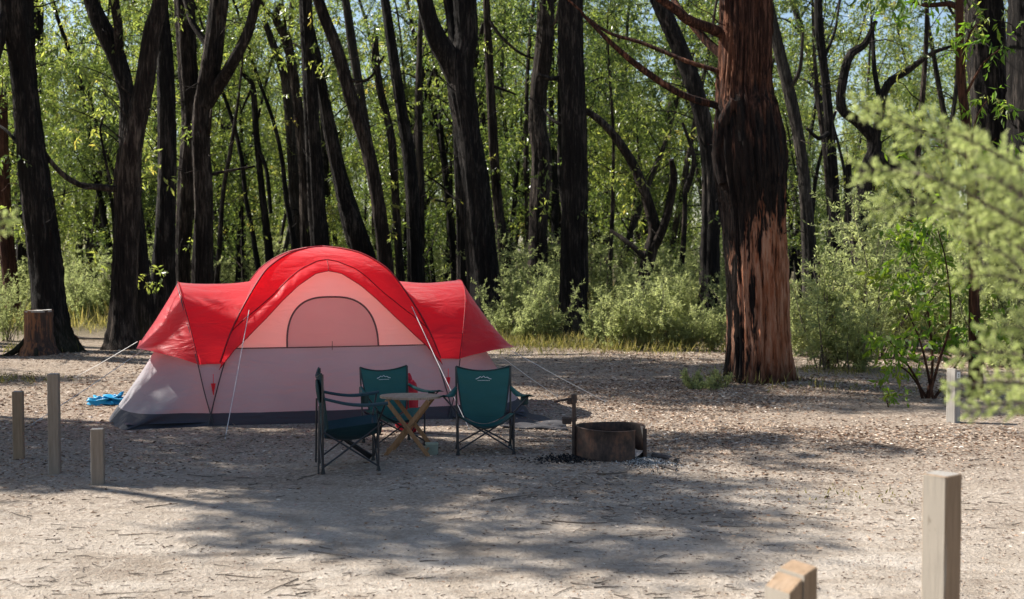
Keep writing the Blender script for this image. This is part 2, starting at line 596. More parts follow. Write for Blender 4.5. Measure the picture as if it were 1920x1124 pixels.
def make_tree(name, seed, H, r0, crown_from, n_limbs, spread, per, leaf, bark, label, cat, group, clump_r=0.75, lean=0.05, leafmat='leaf', low=4):
    rg = np.random.default_rng(seed)
    root = thing(name, label, cat, (0, 0, 0), 0, group)
    tb, cb = MB(), MB()
    path = limb_path(rg, (0, 0, -0.15), (rg.normal(0, lean), rg.normal(0, lean), 1), H, 12, 0.06, 0.1)
    P = smooth_path(path, 0.35)
    t = np.linspace(0, 1, len(P))
    rad = r0 * (1 - t) ** 0.75 + 0.02
    rad *= 1 + 0.5 * np.exp(-t * H / 0.35)
    tb.tube(P, rad, 9, True, 0.06, seed)
    C, R = [P[-1]], [clump_r]
    for i in range(n_limbs):
        f = crown_from + (1 - crown_from) * (i + rg.uniform(0, 0.9)) / n_limbs
        a = P[min(len(P) - 1, int(f * len(P)))]
        az = i * 2.4 + rg.uniform(-0.5, 0.5)
        up = rg.uniform(0.25, 1.1)
        Ls = spread * (1.15 - 0.6 * f) * rg.uniform(0.6, 1.25)
        lp = limb_path(rg, a, (math.cos(az), math.sin(az), up), Ls, 7, 0.2, 0.4)
        rl = max(0.018, r0 * (1 - f) ** 0.75 * 0.45)
        tb.tube(smooth_path(lp, 0.3), np.linspace(rl, 0.008, len(smooth_path(lp, 0.3))), 5, False)
        for j in (3, 5, 7):
            C.append(lp[j] + rg.normal(0, 0.25, 3))
            R.append(clump_r * rg.uniform(0.6, 1.15))
            if j > 3:
                tw = limb_path(rg, lp[j - 1], rg.normal(0, 1, 3) + np.array([0, 0, 0.3]), Ls * 0.4, 4, 0.25, 0.2)
                tb.tube(tw, np.linspace(rl * 0.35, 0.005, 5), 4, False)
                C.append(tw[-1])
                R.append(clump_r * rg.uniform(0.5, 0.9))
    for i in range(low):                                   # bare dead side twigs low down
        a = P[int(rg.uniform(0.08, 0.6) * len(P))]
        az = rg.uniform(0, 6.3)
        tw = limb_path(rg, a, (math.cos(az), math.sin(az), rg.uniform(-0.1, 0.7)), rg.uniform(0.6, 2.0), 5, 0.25, 0.2)
        tb.tube(tw, np.linspace(0.022, 0.005, 6), 4, False)
    sprays(cb, C, R, per, leaf, 0.19)
    tb.build('trunk', bark, root)
    cb.build('crown', M[leafmat], root, False, tint=True)
    return root


BGL = {
    'tall': 'slender dark eucalyptus with a thin airy crown deep in the sunlit forest',
    'mid': 'leafy middle height eucalyptus among the dark trunks of the forest',
    'young': 'bushy young eucalyptus with low leafy branches in the forest behind the campsite',
    'pole': 'thin bare dark pole of a young tree deep in the forest',
}
proto = {'tall': [], 'mid': [], 'young': [], 'pole': []}
for s in range(3):
    proto['tall'].append(make_tree('eucalyptus_tree', 100 + s, 18, 0.19, 0.36, 18, 3.8, 119, 0.14, M[('char', 'brown', 'char')[s]], BGL['tall'], 'tree', 'tall trees deep in the forest', 0.85, 0.05))
    proto['mid'].append(make_tree('eucalyptus_tree', 200 + s, 10, 0.1, 0.22, 15, 2.8, 126, 0.125, M[('brown', 'char', 'grey')[s]], BGL['mid'], 'tree', 'leafy middle trees of the forest', 0.62, 0.1))
    proto['young'].append(make_tree('eucalyptus_sapling', 300 + s, 5.0, 0.045, 0.16, 11, 1.6, 70, 0.105, M[('brown', 'grey', 'brown')[s]], BGL['young'], 'tree', 'bushy young trees of the forest', 0.55, 0.12, 'leaf', 2))
    proto['pole'].append(make_tree('eucalyptus_sapling', 400 + s, 14, 0.1, 0.66, 6, 2.0, 70, 0.13, M[('char', 'brown', 'grey')[s]], BGL['pole'], 'tree', 'thin bare poles deep in the forest', 0.6, 0.1, 'leaf', 9))
used = {}


def plant(kind, x, y, sc, rz=None):
    k = kind, int(rng.integers(0, 3))
    src = proto[kind][k[1]]
    rz = rng.uniform(0, 6.28) if rz is None else rz
    if k not in used:
        used[k] = True
        src.location = (x, y, g1(x, y))
        src.rotation_euler = (0, 0, rz)
        src.scale = (sc, sc, sc)
        return src
    return copy_tree(src, (x, y, g1(x, y)), rz, sc)


# stratified scatter of the forest, inside the view wedge with a margin
SIDE = 0.47


def forest(kind, n, d0, d1, s0, s1, power=1.0, avoid=None):
    for i in range(n):
        y = d0 + (d1 - d0) * ((i + rng.uniform()) / n) ** power
        x = (rng.uniform(-1, 1)) * SIDE * y
        if avoid and avoid(x, y):
            continue
        plant(kind, x, y, rng.uniform(s0, s1))


forest('tall', 62, 50, 150, 0.8, 1.3, 1.2)
forest('mid', 125, 42, 120, 0.75, 1.35, 1.2)
forest('young', 46, 40, 105, 0.7, 1.2, 1.2, lambda x, y: x / y < -0.37 and y < 44)
forest('pole', 100, 38, 110, 0.7, 1.3, 1.3)
forest('pole', 18, 36, 60, 0.8, 1.2)

# far wood that closes the view as one mass
fw = MB()
fc = np.stack([rng.uniform(-110, 110, 2800), rng.uniform(150, 215, 2800), 38 * rng.uniform(0.0, 1, 2800) ** 1.1], -1)
sprays(fw, fc, rng.uniform(1.2, 2.6, 2800), 56, 0.5, 0.22, 0.7)
for i in range(260):
    x, y = rng.uniform(-110, 110), rng.uniform(145, 200)
    h = rng.uniform(10, 24)
    fw.tube(np.array([[x, y, -0.3], [x + rng.normal(0, 0.6), y, h * 0.5], [x + rng.normal(0, 1.2), y, h]]), [0.3, 0.22, 0.08], 5, False)
tag(fw.build('far_wood', M['leaf'], None, False, tint=True), 'far wood closing the view behind the forest', 'forest', None, 'stuff')


# ------------------------------------------------------------------ traced trees of the front rows
def clear_top(D):
    return CAMZ + HOR / pxm(D)


def px_path(pl, D, dd=0.0, seed=0):
    rg = np.random.default_rng(seed)
    out = []
    for i, (px, py, w) in enumerate(pl):
        Dp = D + (dd * i / max(1, len(pl) - 1))
        p = at(px, py, Dp)
        out.append([p[0], p[1] + rg.normal(0, 0.03), p[2], 0.5 * w / pxm(Dp)])
    return np.array(out)


def traced_tree(label, bark, D, main, limbs=(), up=9.0, crown=(10, 2.4), clumps=(), group=None, cat='tree', name='eucalyptus_tree',
                sides=22, epi=5, leaf=0.15, leafmat='leaf', per=84, seed=0, twigs=6, flare=0.45, rough=0.07, clump_r=0.8, solid=None):
    """main: photo polyline (px, py, width px) listed from top to bottom; limbs the same, listed from the joint outwards"""
    rg = np.random.default_rng(seed + 11)
    pm = px_path(main[::-1], D, 0, seed)                     # bottom to top
    b = pm[0]
    slope = (pm[0, :2] - pm[1, :2]) / (pm[0, 2] - pm[1, 2]) if len(pm) > 1 else np.zeros(2)
    z0 = g1(b[0], b[1])
    crown = (int(crown[0] * 0.6), crown[1])
    if b[2] - z0 > 0.05:                                     # carry the trunk on down to the ground
        k = (b[2] - z0)
        nb = [b[0] - slope[0] * k * 0.4, b[1], z0, b[3] * (1.06 + 0.04 * k)]
        pm = np.vstack([[nb], pm])
    base = pm[0].copy()
    pm = np.vstack([[base[0], base[1], z0 - 0.25, base[3] * 1.05], pm])
    if up > 0 and main[0][1] <= 5:                           # and up above the frame
        tdir = (pm[-1, :3] - pm[-2, :3])
        tdir = tdir / np.linalg.norm(tdir)
        tdir = tdir * 0.6 + np.array([0, 0, 0.5])
        tdir /= np.linalg.norm(tdir)
        q, r = pm[-1, :3].copy(), pm[-1, 3]
        ex = []
        for i in range(1, 6):
            q = q + (tdir + rg.normal(0, 0.07, 3)) * up / 5
            ex.append([*q, max(0.02, r * (1 - i / 5.3))])
        pm = np.vstack([pm, ex])
    root = thing(name, label, cat, (base[0], base[1], z0), 0, group)
    org = np.array([base[0], base[1], z0])
    tb, cb = MB(), MB()
    S = smooth_path(pm, 0.1)
    rad = np.maximum(S[:, 3], 0.015)
    rad = rad * (1 + flare * np.exp(-np.maximum(S[:, 2] - z0, 0) / 0.28))
    tb.tube(S[:, :3], rad, int(sides * 1.7), True, rough * 0.8, seed, 0.09)
    for k, lb in enumerate(limbs):
        lp = px_path(lb, D - 0.05, (0.5 if k % 2 else -0.5), seed + k + 1)
        if lb[-1][1] <= 5 and up > 0:
            dd = lp[-1, :3] - lp[-2, :3]
            dd /= np.linalg.norm(dd)
            q, r = lp[-1, :3].copy(), lp[-1, 3]
            for i in range(1, 4):
                q = q + (dd + rg.normal(0, 0.12, 3)) * up * 0.2
                lp = np.vstack([lp, [*q, max(0.012, r * (1 - i / 3.4))]])
        Sl = smooth_path(lp, 0.14)
        tb.tube(Sl[:, :3], np.maximum(Sl[:, 3], 0.008), 10 if Sl[0, 3] > 0.06 else 6, True, rough * 0.8, seed + k)
    C, R = [], []
    nC, rC = crown
    if nC:
        topz = S[-1, 2]
        for i in range(nC):
            f = rg.uniform(max(0.3, 1 - up / max(topz, 1)), 1.0)
            a = S[min(len(S) - 1, int(f * len(S)))][:3]
            az = rg.uniform(0, 6.28)
            lp = limb_path(rg, a, (math.cos(az), math.sin(az), rg.uniform(0.2, 0.9)), rC * rg.uniform(0.5, 1.2), 6, 0.2, 0.3)
            tb.tube(lp, np.linspace(0.05, 0.01, len(lp)), 5, False)
            for j in (3, 5, 6):
                C.append(lp[j])
                R.append(clump_r * rg.uniform(0.6, 1.2))
    if C:
        sprays(cb, C, R, per, leaf * 1.15, 0.16)
    zt = clear_top(D)
    lo = S[(S[:, 2] > 1.2) & (S[:, 2] < zt + 1)]
    for i in range(twigs):
        if not len(lo):
            break
        q = lo[rg.integers(len(lo))]
        az = rg.uniform(0, 6.28)
        tw = limb_path(rg, q[:3], (math.cos(az), math.sin(az), rg.uniform(-0.4, 0.8)), rg.uniform(0.5, 1.7), 6, 0.3, 0.15)
        tb.tube(tw, np.linspace(0.016, 0.004, 7), 4, False)
    for i in range(epi):
        if not len(lo):
            break
        q = lo[rg.integers(len(lo))]
        d = np.array([rg.choice([-1, 1]), rg.uniform(-1, 1), 0.3])
        e = q[:3] + d / np.linalg.norm(d) * (q[3] + rg.uniform(0.15, 0.7))
        tb.tube(np.array([q[:3], (q[:3] + e) / 2 + [0, 0, 0.06], e]), [0.012, 0.009, 0.005], 4, False)
        sprays(cb, [e], [rg.uniform(0.2, 0.42)], 35, leaf, 0.16, tint0=0.62)
    for (px, py, rpx, n) in clumps:
        Dc = D + rg.uniform(-0.7, 0.5)
        e = at(px, py, Dc)
        q = S[np.argmin(np.linalg.norm(S[:, :3] - (e + [0, 0, -0.6]), axis=1))][:3]
        tb.tube(smooth_path(np.array([q, (q + e) / 2 + [0, 0, 0.15], e]), 0.2), np.linspace(0.022, 0.006, len(smooth_path(np.array([q, (q + e) / 2 + [0, 0, 0.15], e]), 0.2))), 5, False)
        sprays(cb, [e], [rpx / pxm(Dc)], n, leaf, 0.16, tint0=0.58)
    tb.build('trunk', bark, root, True, org)
    if cb.n:
        cb.build('crown', M[leafmat], root, False, org, tint=True)
    return root


G1 = 'dark eucalyptus trunks along the front of the forest'
TT = traced_tree
TT('massive black burnt trunk rising behind the cut stump at the left edge', M['char'], 26.0,
   [(28, -15, 58), (36, 60, 50), (45, 155, 44), (63, 311, 50), (80, 450, 53), (90, 560, 56), (96, 655, 74)],
   [[(60, 0, 6), (58, -30, 4)], [(32, 270, 8), (14, 245, 6), (-12, 232, 5)]], 10, (12, 2.6), [(10, 170, 40, 70), (20, 290, 30, 42)], G1, seed=1)
TT('red-brown trunk at the far left edge beyond the stump', M['red'], 36.0,
   [(2, 180, 20), (5, 260, 22), (12, 450, 25), (24, 560, 27), (27, 606, 30)], [], 0, (0, 1), [(8, 100, 50, 120), (14, 200, 34, 60)], G1, seed=2)
TT('thick dark trunk half hidden behind the burnt trunk with the stump', M['char'], 46.0,
   [(70, -10, 22), (62, 150, 28), (52, 330, 34), (49, 520, 36)], [], 8, (8, 2.2), [], G1, seed=3)
TT('forked eucalyptus beside the left end of the tent with a long low side limb', M['brown'], 26.7,
   [(301, -10, 26), (285, 62, 30), (268, 174, 34), (250, 268, 38), (240, 330, 46), (238, 400, 46), (234, 520, 46), (232, 655, 52)],
   [[(228, 356, 13), (190, 352, 12), (149, 347, 11), (116, 326, 10), (92, 300, 8), (76, 270, 5)],
    [(207, 345, 7), (196, 300, 5), (190, 240, 4), (198, 215, 3)]], 10, (12, 2.6),
   [(140, 120, 46, 100), (120, 200, 40, 84), (170, 160, 40, 84)], G1, seed=4)
TT('dark leaning trunk with a swollen fork behind the forked eucalyptus', M['char'], 29.0,
   [(168, -10, 26), (186, 40, 30), (206, 80, 32), (225, 130, 30), (238, 190, 27), (236, 280, 25), (252, 400, 28), (266, 540, 34), (272, 625, 42)],
   [[(222, 110, 20), (220, 50, 18), (216, -5, 16)]], 9, (10, 2.4), [(200, 190, 46, 90), (160, 240, 40, 70), (214, 60, 36, 60), (120, 90, 46, 84)], G1, seed=5)
TT('straight black trunk between the forked eucalyptus and the tent wing', M['char'], 31.0,
   [(302, 0, 22), (306, 70, 26), (311, 187, 32), (313, 310, 32), (311, 435, 36), (303, 540, 46), (298, 610, 56)], [], 9, (0, 2.3), [], G1, seed=6, epi=3)
TT('brown trunk joining the wide fork behind the left tent wing', M['brown'], 34.0,
   [(345, -10, 36), (352, 125, 35), (359, 230, 34), (352, 320, 33), (346, 405, 30), (343, 498, 28)], [], 9, (9, 2.3), [], G1, seed=7, epi=3)
TT('wide forked eucalyptus with two rising arms behind the left tent wing', M['brown'], 32.0,
   [(412, -10, 32), (405, 50, 34), (397, 125, 36), (381, 200, 34), (378, 270, 32), (383, 374, 34), (380, 523, 38)],
   [[(383, 200, 30), (411, 158, 25), (437, 118, 22), (464, 62, 20), (484, -5, 17)], [(394, 95, 13), (378, 70, 12), (358, 37, 11), (345, -5, 9)],
    [(388, 260, 7), (393, 235, 5), (396, 205, 4)], [(386, 330, 7), (420, 322, 6), (478, 312, 4)]], 9, (0, 2.4), [], G1, seed=8, twigs=14, epi=3)
TT('thin hooked trunk left of the tent peak with a bent top', M['char'], 40.0,
   [(446, 118, 6), (458, 142, 8), (474, 164, 10), (481, 250, 11), (490, 349, 12), (505, 480, 15)],
   [[(482, 270, 7), (500, 320, 7), (508, 400, 8)], [(474, 164, 6), (462, 185, 5), (452, 210, 3)]], 0, (0, 1), [(440, 100, 40, 80)], G1, seed=9)
TT('slim dark trunk with a crooked top above the tent shoulder', M['brown'], 38.0,
   [(528, 8, 10), (517, 34, 13), (535, 69, 17), (546, 117, 16), (559, 203, 18), (570, 320, 19), (575, 464, 22)],
   [[(517, 34, 9), (500, 20, 7), (484, -5, 6)]], 6, (0, 1), [(515, -10, 50, 90)], G1, seed=10)
TT('grey topped slim trunk just left of the crooked one', M['grey'], 39.0,
   [(496, 40, 10), (517, 96, 14), (535, 149, 16), (545, 267, 17), (557, 464, 20)], [[(517, 96, 7), (540, 80, 6), (575, 95, 5)]], 5, (0, 1), [(490, 20, 46, 80)], G1, seed=11)
TT('straight thick dark trunk above the left side of the tent peak', M['char'], 34.0,
   [(572, -10, 22), (578, 107, 25), (586, 240, 27), (594, 380, 30), (600, 459, 33)], [], 9, (9, 2.3), [], G1, seed=12)
TT('leaning trunk branching from the straight one above the tent peak', M['char'], 34.6,
   [(578, 40, 14), (592, 107, 20), (615, 229, 25), (637, 331, 29), (662, 420, 38), (682, 490, 48)], [], 0, (0, 1), [], G1, seed=13)
TT('long leaning brown trunk right of the tent peak', M['brown'], 33.0,
   [(594, -10, 20), (631, 91, 22), (663, 197, 24), (695, 299, 25), (716, 427, 27), (724, 512, 29)], [[(648, 150, 6), (690, 150, 5), (720, 105, 4)]], 9, (9, 2.3), [(610, 20, 40, 70)], G1, seed=14)
TT('narrow mossy trunk touching the long leaning brown one', M['grey'], 36.0,
   [(646, -10, 13), (663, 101, 16), (679, 192, 15), (692, 280, 14), (712, 420, 14), (722, 500, 14)], [], 8, (6, 2.0), [], G1, seed=15)
TT('slender wavy trunk second right of the tent peak with yellow-green tufts', M['brown'], 37.0,
   [(702, 64, 10), (710, 155, 14), (733, 256, 15), (741, 363, 14), (751, 523, 16)], [[(711, 160, 7), (699, 128, 5), (700, 90, 4)]], 0, (0, 1),
   [(700, 40, 46, 90), (748, 350, 22, 60), (735, 380, 20, 50)], G1, seed=16)
TT('tall dark trunk curving up right of the tent roof', M['char'], 35.0,
   [(720, -10, 15), (738, 107, 19), (754, 213, 21), (770, 320, 24), (776, 430, 25), (779, 523, 28)], [], 9, (9, 2.2), [], G1, seed=17)
TT('thin pole trunk between the curving dark trunk and the massive forked tree', M['char'], 44.0,
   [(818, 130, 6), (823, 190, 7), (831, 293, 9), (850, 485, 12)], [[(826, 250, 5), (790, 215, 4), (760, 195, 3)], [(838, 380, 4), (800, 370, 4), (775, 350, 3)]], 0, (0, 1), [(815, 100, 44, 90)], G1, seed=18)
TT('massive forked black eucalyptus behind the right tent wing', M['char'], 31.0,
   [(872, -12, 40), (875, 69, 40), (862, 139, 46), (876, 240, 46), (891, 340, 49), (899, 430, 53), (907, 520, 58), (912, 600, 66)],
   [[(858, 150, 40), (838, 105, 40), (817, 69, 36), (795, -5, 28)], [(858, 120, 14), (848, 60, 13), (842, -5, 13)]], 10, (13, 2.6), [], G1, seed=19, epi=3, sides=26)
TT('black companion trunk against the left flank of the massive forked tree', M['char'], 33.0,
   [(858, 160, 20), (862, 320, 21), (867, 430, 22), (869, 540, 24)], [], 0, (0, 1), [], G1, seed=20, epi=1, twigs=3)
TT('slim dark trunk right of the massive forked tree with a spray of twigs', M['brown'], 38.0,
   [(912, -10, 12), (914, 53, 13), (919, 160, 15), (925, 267, 16), (935, 400, 18), (950, 500, 22)],
   [[(918, 40, 8), (940, 70, 7), (975, 100, 5), (1005, 112, 4)], [(919, 160, 6), (948, 170, 5), (968, 178, 3)]], 8, (7, 2.0), [(935, 290, 36, 84), (925, 335, 30, 60)], G1, seed=21)
TT('dark bumpy trunk standing in the scrub left of the straight thick one', M['brown'], 37.0,
   [(1024, -10, 27), (1021, 80, 31), (1010, 170, 30), (1008, 240, 33), (1016, 302, 37), (1010, 400, 33), (1008, 480, 33)],
   [[(1020, 60, 9), (1042, 40, 7), (1052, -5, 6)]], 9, (9, 2.3), [], G1, seed=22)
TT('tall straight black trunk rising from the scrub right of the tent', M['char'], 30.6,
   [(1070, -12, 44), (1072, 100, 45), (1076, 240, 46), (1077, 420, 48), (1075, 560, 52), (1072, 636, 60)],
   [[(1050, 145, 10), (1030, 148, 9), (1008, 140, 6)], [(1056, 235, 7), (1035, 225, 6), (1020, 205, 4)]], 10, (12, 2.5), [], G1, seed=23, sides=26)
TT('bent double stemmed tree leaning left over the scrub beside the big red-brown trunk', M['brown'], 33.0,
   [(1098, 208, 11), (1126, 228, 13), (1160, 266, 16), (1196, 327, 18), (1226, 423, 22), (1216, 484, 26), (1197, 560, 22)],
   [[(1222, 470, 20), (1246, 420, 18), (1263, 339, 15), (1258, 300, 10)], [(1215, 490, 12), (1180, 458, 9), (1145, 432, 6)]], 0, (0, 1), [(1262, 280, 40, 80), (1180, 340, 36, 70)], G1, seed=24, sides=14)
TT('leaning black trunk just left of the big red-brown tree', M['char'], 31.0,
   [(1232, -10, 28), (1275, 91, 30), (1311, 200, 30), (1329, 302, 28), (1332, 400, 30), (1332, 500, 36)],
   [[(1285, 360, 12), (1300, 300, 8), (1280, 230, 5)]], 9, (9, 2.3), [(1200, 210, 40, 90), (1160, 160, 40, 80)], G1, seed=25)
TT('mottled slim trunk directly right of the big red-brown tree', M['grey'], 33.0,
   [(1440, -5, 20), (1447, 34, 22), (1479, 169, 21), (1503, 304, 21), (1516, 473, 26)], [[(1479, 169, 9), (1500, 130, 7), (1506, 60, 5)]], 8, (8, 2.1), [], G1, seed=26)
TT('slim black trunk standing behind the feathery shrub right of the big tree', M['char'], 36.0,
   [(1535, -10, 14), (1537, 68, 16), (1550, 169, 15), (1562, 330, 19), (1567, 470, 22)], [[(1552, 250, 9), (1535, 260, 8), (1512, 240, 5)], [(1545, 110, 7), (1565, 60, 5), (1575, 0, 4)]], 8, (8, 2.1), [], G1, seed=27)
TT('twisted black tree with snaking arms against the sky on the right', M['char'], 32.0,
   [(1642, 40, 8), (1622, 82, 12), (1592, 106, 15), (1578, 165, 17), (1580, 205, 18), (1612, 232, 20), (1640, 270, 24), (1622, 330, 26), (1610, 420, 28), (1612, 490, 32)],
   [[(1640, 270, 18), (1650, 215, 16), (1664, 160, 15), (1705, 130, 12), (1748, 100, 8), (1790, 85, 5)], [(1652, 190, 11), (1640, 130, 9), (1636, 60, 6)], [(1645, 290, 20), (1690, 320, 17), (1720, 300, 10)]],
   0, (0, 1), [(1700, 90, 50, 100), (1640, 20, 60, 120), (1700, 200, 50, 120), (1745, 230, 50, 110)], G1, seed=28, twigs=10)
TT('double black trunk standing against the twisted tree on the right', M['char'], 34.0,
   [(1590, 300, 9), (1592, 380, 14), (1590, 480, 20)], [], 0, (0, 1), [(1585, 270, 36, 70)], G1, seed=29, epi=2)
TT('wide black trunk in deep shade at the right edge behind the foreground shrub', M['char'], 24.0,
   [(1842, -12, 66), (1850, 120, 68), (1862, 280, 72), (1872, 430, 78), (1880, 600, 90)], [[(1846, 60, 10), (1800, 40, 7), (1770, -5, 5)]], 10, (12, 2.6), [(1880, 60, 50, 90)], G1, seed=30, sides=26)
TT('black trunk cut by the right edge of the view', M['char'], 23.0,
   [(1924, -12, 62), (1926, 200, 64), (1930, 420, 70), (1932, 610, 84)], [], 10, (10, 2.5), [(1905, 200, 40, 60)], G1, seed=31, sides=26)
TT('slender red-brown sapling trunk with hanging leaves at the right', M['red'], 18.0,
   [(1797, -10, 13), (1800, 135, 16), (1816, 270, 15), (1824, 440, 17), (1828, 590, 19), (1832, 740, 22)],
   [], 5, (6, 1.3), [(1840, 40, 50, 60), (1880, 90, 44, 50), (1850, 190, 44, 50), (1868, 260, 44, 50), (1900, 330, 34, 36), (1818, 80, 26, 28), (1840, 330, 30, 28)], G1, seed=32, sides=14, leaf=0.14, leafmat='young', epi=2, twigs=4)
TT('short dead snag in the undergrowth between the two arms behind the tent', M['grey'], 50.0,
   [(452, 350, 8), (455, 420, 10), (457, 500, 13)], [[(456, 440, 5), (430, 420, 4), (400, 415, 3)]], 0, (0, 1), [], G1, seed=33, epi=0)


# the big red-brown tree, bark stripped at its foot
def big_tree():
    D = 19.4
    m, nt, b = new_mat('stripped_red_brown_bark')
    v = coords(nt, (1, 1, 0.07))
    f1 = noise(nt, v, 24, 6, 0.65, 0.5)
    f2 = noise(nt, coords(nt, (1, 1, 0.12)), 9, 4, 0.6)
    f3 = noise(nt, coords(nt, (1, 1, 0.35)), 3.0, 4, 0.6)
    up_ = ramp(nt, f1, [(0.36, (0.008, 0.004, 0.0035)), (0.52, (0.04, 0.018, 0.012)), (0.7, (0.16, 0.075, 0.05))])
    char = ramp(nt, f1, [(0.4, (0.006, 0.005, 0.005)), (0.75, (0.04, 0.026, 0.02))])
    strip = ramp(nt, math_n(nt, 'ADD', math_n(nt, 'MULTIPLY', f1, 0.6), math_n(nt, 'MULTIPLY', f2, 0.4)),
                 [(0.33, (0.11, 0.03, 0.013)), (0.45, (0.3, 0.105, 0.05)), (0.56, (0.44, 0.22, 0.135)), (0.7, (0.54, 0.35, 0.26))])
    sx = N(nt, 'ShaderNodeSeparateXYZ')
    nt.links.new(coords(nt), sx.inputs[0])
    z, x = sx.outputs[2], sx.outputs[0]
    # charred belly between about 2.2 and 4.1 m
    zz = math_n(nt, 'ADD', z, math_n(nt, 'MULTIPLY', math_n(nt, 'SUBTRACT', f2, 0.5), 4.2))
    up_ = mixc(nt, ramp(nt, noise(nt, coords(nt, (1, 1, 0.3)), 2.6, 5, 0.7), [(0.52, (0, 0, 0)), (0.6, (0.8, 0.8, 0.8))]), up_, ramp(nt, f1, [(0.36, (0.03, 0.012, 0.008)), (0.52, (0.14, 0.055, 0.03)), (0.7, (0.3, 0.16, 0.1))]))
    c = mixc(nt, ramp(nt, math_n(nt, 'MULTIPLY', zz, 0.1), [(0.385, (1, 1, 1)), (0.43, (0, 0, 0))]), up_, char)
    # stripped foot
    s1 = ramp(nt, math_n(nt, 'MULTIPLY', zz, 0.1), [(0.235, (1, 1, 1)), (0.26, (0, 0, 0))])
    s2 = ramp(nt, math_n(nt, 'ADD', math_n(nt, 'ADD', x, 0.5), math_n(nt, 'MULTIPLY', math_n(nt, 'SUBTRACT', f2, 0.5), 2.2)), [(0.16, (0, 0, 0)), (0.3, (1, 1, 1))])
    s3 = ramp(nt, math_n(nt, 'ADD', math_n(nt, 'MULTIPLY', z, 0.5), math_n(nt, 'MULTIPLY', f3, 0.5)), [(0.25, (0.2, 0.2, 0.2)), (0.5, (1, 1, 1))])
    s4 = ramp(nt, f2, [(0.3, (0.1, 0.1, 0.1)), (0.46, (1, 1, 1))])
    sf = math_n(nt, 'MULTIPLY', math_n(nt, 'MULTIPLY', s1, s2), math_n(nt, 'MULTIPLY', s3, s4))
    c = mixc(nt, sf, c, strip)
    nt.links.new(c, b.inputs['Base Color'])
    b.inputs['Roughness'].default_value = 0.95
    b.inputs['Specular IOR Level'].default_value = 0.15
    bump(nt, b, math_n(nt, 'ADD', f1, math_n(nt, 'MULTIPLY', f2, 0.7)), 1.0, 0.07)
    t = TT('big red-brown eucalyptus with bark stripped pale at its foot beside the campsite', m, D,
           [(1396, -15, 92), (1395, 90, 93), (1393, 170, 100), (1396, 215, 112), (1400, 270, 126), (1404, 320, 128), (1412, 406, 116), (1419, 541, 110), (1422, 650, 112), (1424, 727, 122)],
           [[(1352, 203, 14), (1335, 196, 14), (1275, 176, 13), (1202, 128, 12), (1150, 86, 9), (1094, 28, 6), (1060, -5, 4)],
            [(1352, 135, 9), (1287, 116, 8), (1202, 80, 7), (1142, 62, 6), (1094, 30, 4)],
            [(1356, 64, 22), (1330, 52, 20), (1287, 36, 19), (1232, -5, 15)],
            [(1356, 104, 18), (1325, 78, 16), (1275, 18, 13), (1262, -5, 12)]], 12, (16, 3.2), [], None, sides=64, epi=0, twigs=3, seed=40, flare=0.1, rough=0.05)
    # the torn scar and healed lip round the bulge
    mb = MB()
    for (pts, r) in (([(1378, 188), (1364, 215), (1352, 250), (1348, 300), (1356, 345)], 15), ([(1382, 190), (1396, 235), (1418, 290), (1436, 330), (1444, 380)], 11)):
        q = []
        for i, (px, py) in enumerate(pts):
            p = at(px, py, D - 0.535 * math.sqrt(max(0.05, 1 - ((px - 1400) / 63.0) ** 2)) + 0.085)
            q.append([*p, r / pxm(D) * (0.55 + 0.45 * math.sin(math.pi * (i + 0.4) / 4.6))])
        S = smooth_path(np.array(q), 0.05)
        mb.tube(S[:, :3], S[:, 3], 12, True, 0.1, 5)
    mb.build('bark_lip', m, t, True, np.array(t.location))


big_tree()

# trees just outside the left edge; they throw the shade that lies over the campsite
cs = 1 / math.tan(SUN_EL)
for s in range(2):
    proto.setdefault('shade', []).append(make_tree('eucalyptus_tree', 500 + s, 13, 0.15, 0.72, 10, 1.35, 77, 0.19, M['char'],
                     'tall eucalyptus standing out of view left of the campsite', 'tree', 'tall trees out of view on the left', 0.6, 0.02))
SHADE = [(-3.3, 11.4, 11, .8), (-1.6, 10.9, 11, .75), (-4.6, 11.4, 11, .6), (4.3, 9.2, 14, .7), (-5.2, 12.2, 11, .9), (-3.7, 12.4, 11, .85), (-2.3, 11.9, 11, .95), (-0.9, 11.8, 11, .85), (0.4, 11.1, 11, .95), (1.7, 11.2, 12, 0.85),
         (2.2, 10.2, 12.5, .75), (3.8, 9.9, 13.5, .9), (5.6, 9.3, 14.5, .85), (5.8, 10.7, 15, .75), (3.3, 11.4, 13, .6), (0.6, 10.0, 11.5, .55),
         (-4.6, 13.9, 11, .8), (-2.9, 13.7, 11, .8), (-1.4, 13.0, 11, .75), (-5.6, 15.4, 10.5, .7), (-5.4, 10.9, 11, .8), (-4.1, 10.9, 11, .7), (7.4, 10.6, 16, .8), (6.6, 9.5, 15.5, .75),
         (0.9, 21.5, 15.5, 1.5), (2.6, 20.6, 16, 1.5), (2.2, 22.6, 16, 1.5), (4.2, 22.5, 17, 1.4), (-0.6, 22.2, 15, 1.4), (-6.3, 20.5, 12, .9), (5.8, 18.9, 17, 1.2)]
for i, (gx, gy, h, sc) in enumerate(SHADE):
    x = gx + math.sin(SUN_AZ) * cs * h
    y = gy + math.cos(SUN_AZ) * cs * h
    src = proto['shade'][i % 2]
    if i < 2:
        src.location = (x, y, 0)
        src.scale = (sc, sc, sc)
    else:
        copy_tree(src, (x, y, 0), (i * 2.399) % 6.28, sc)


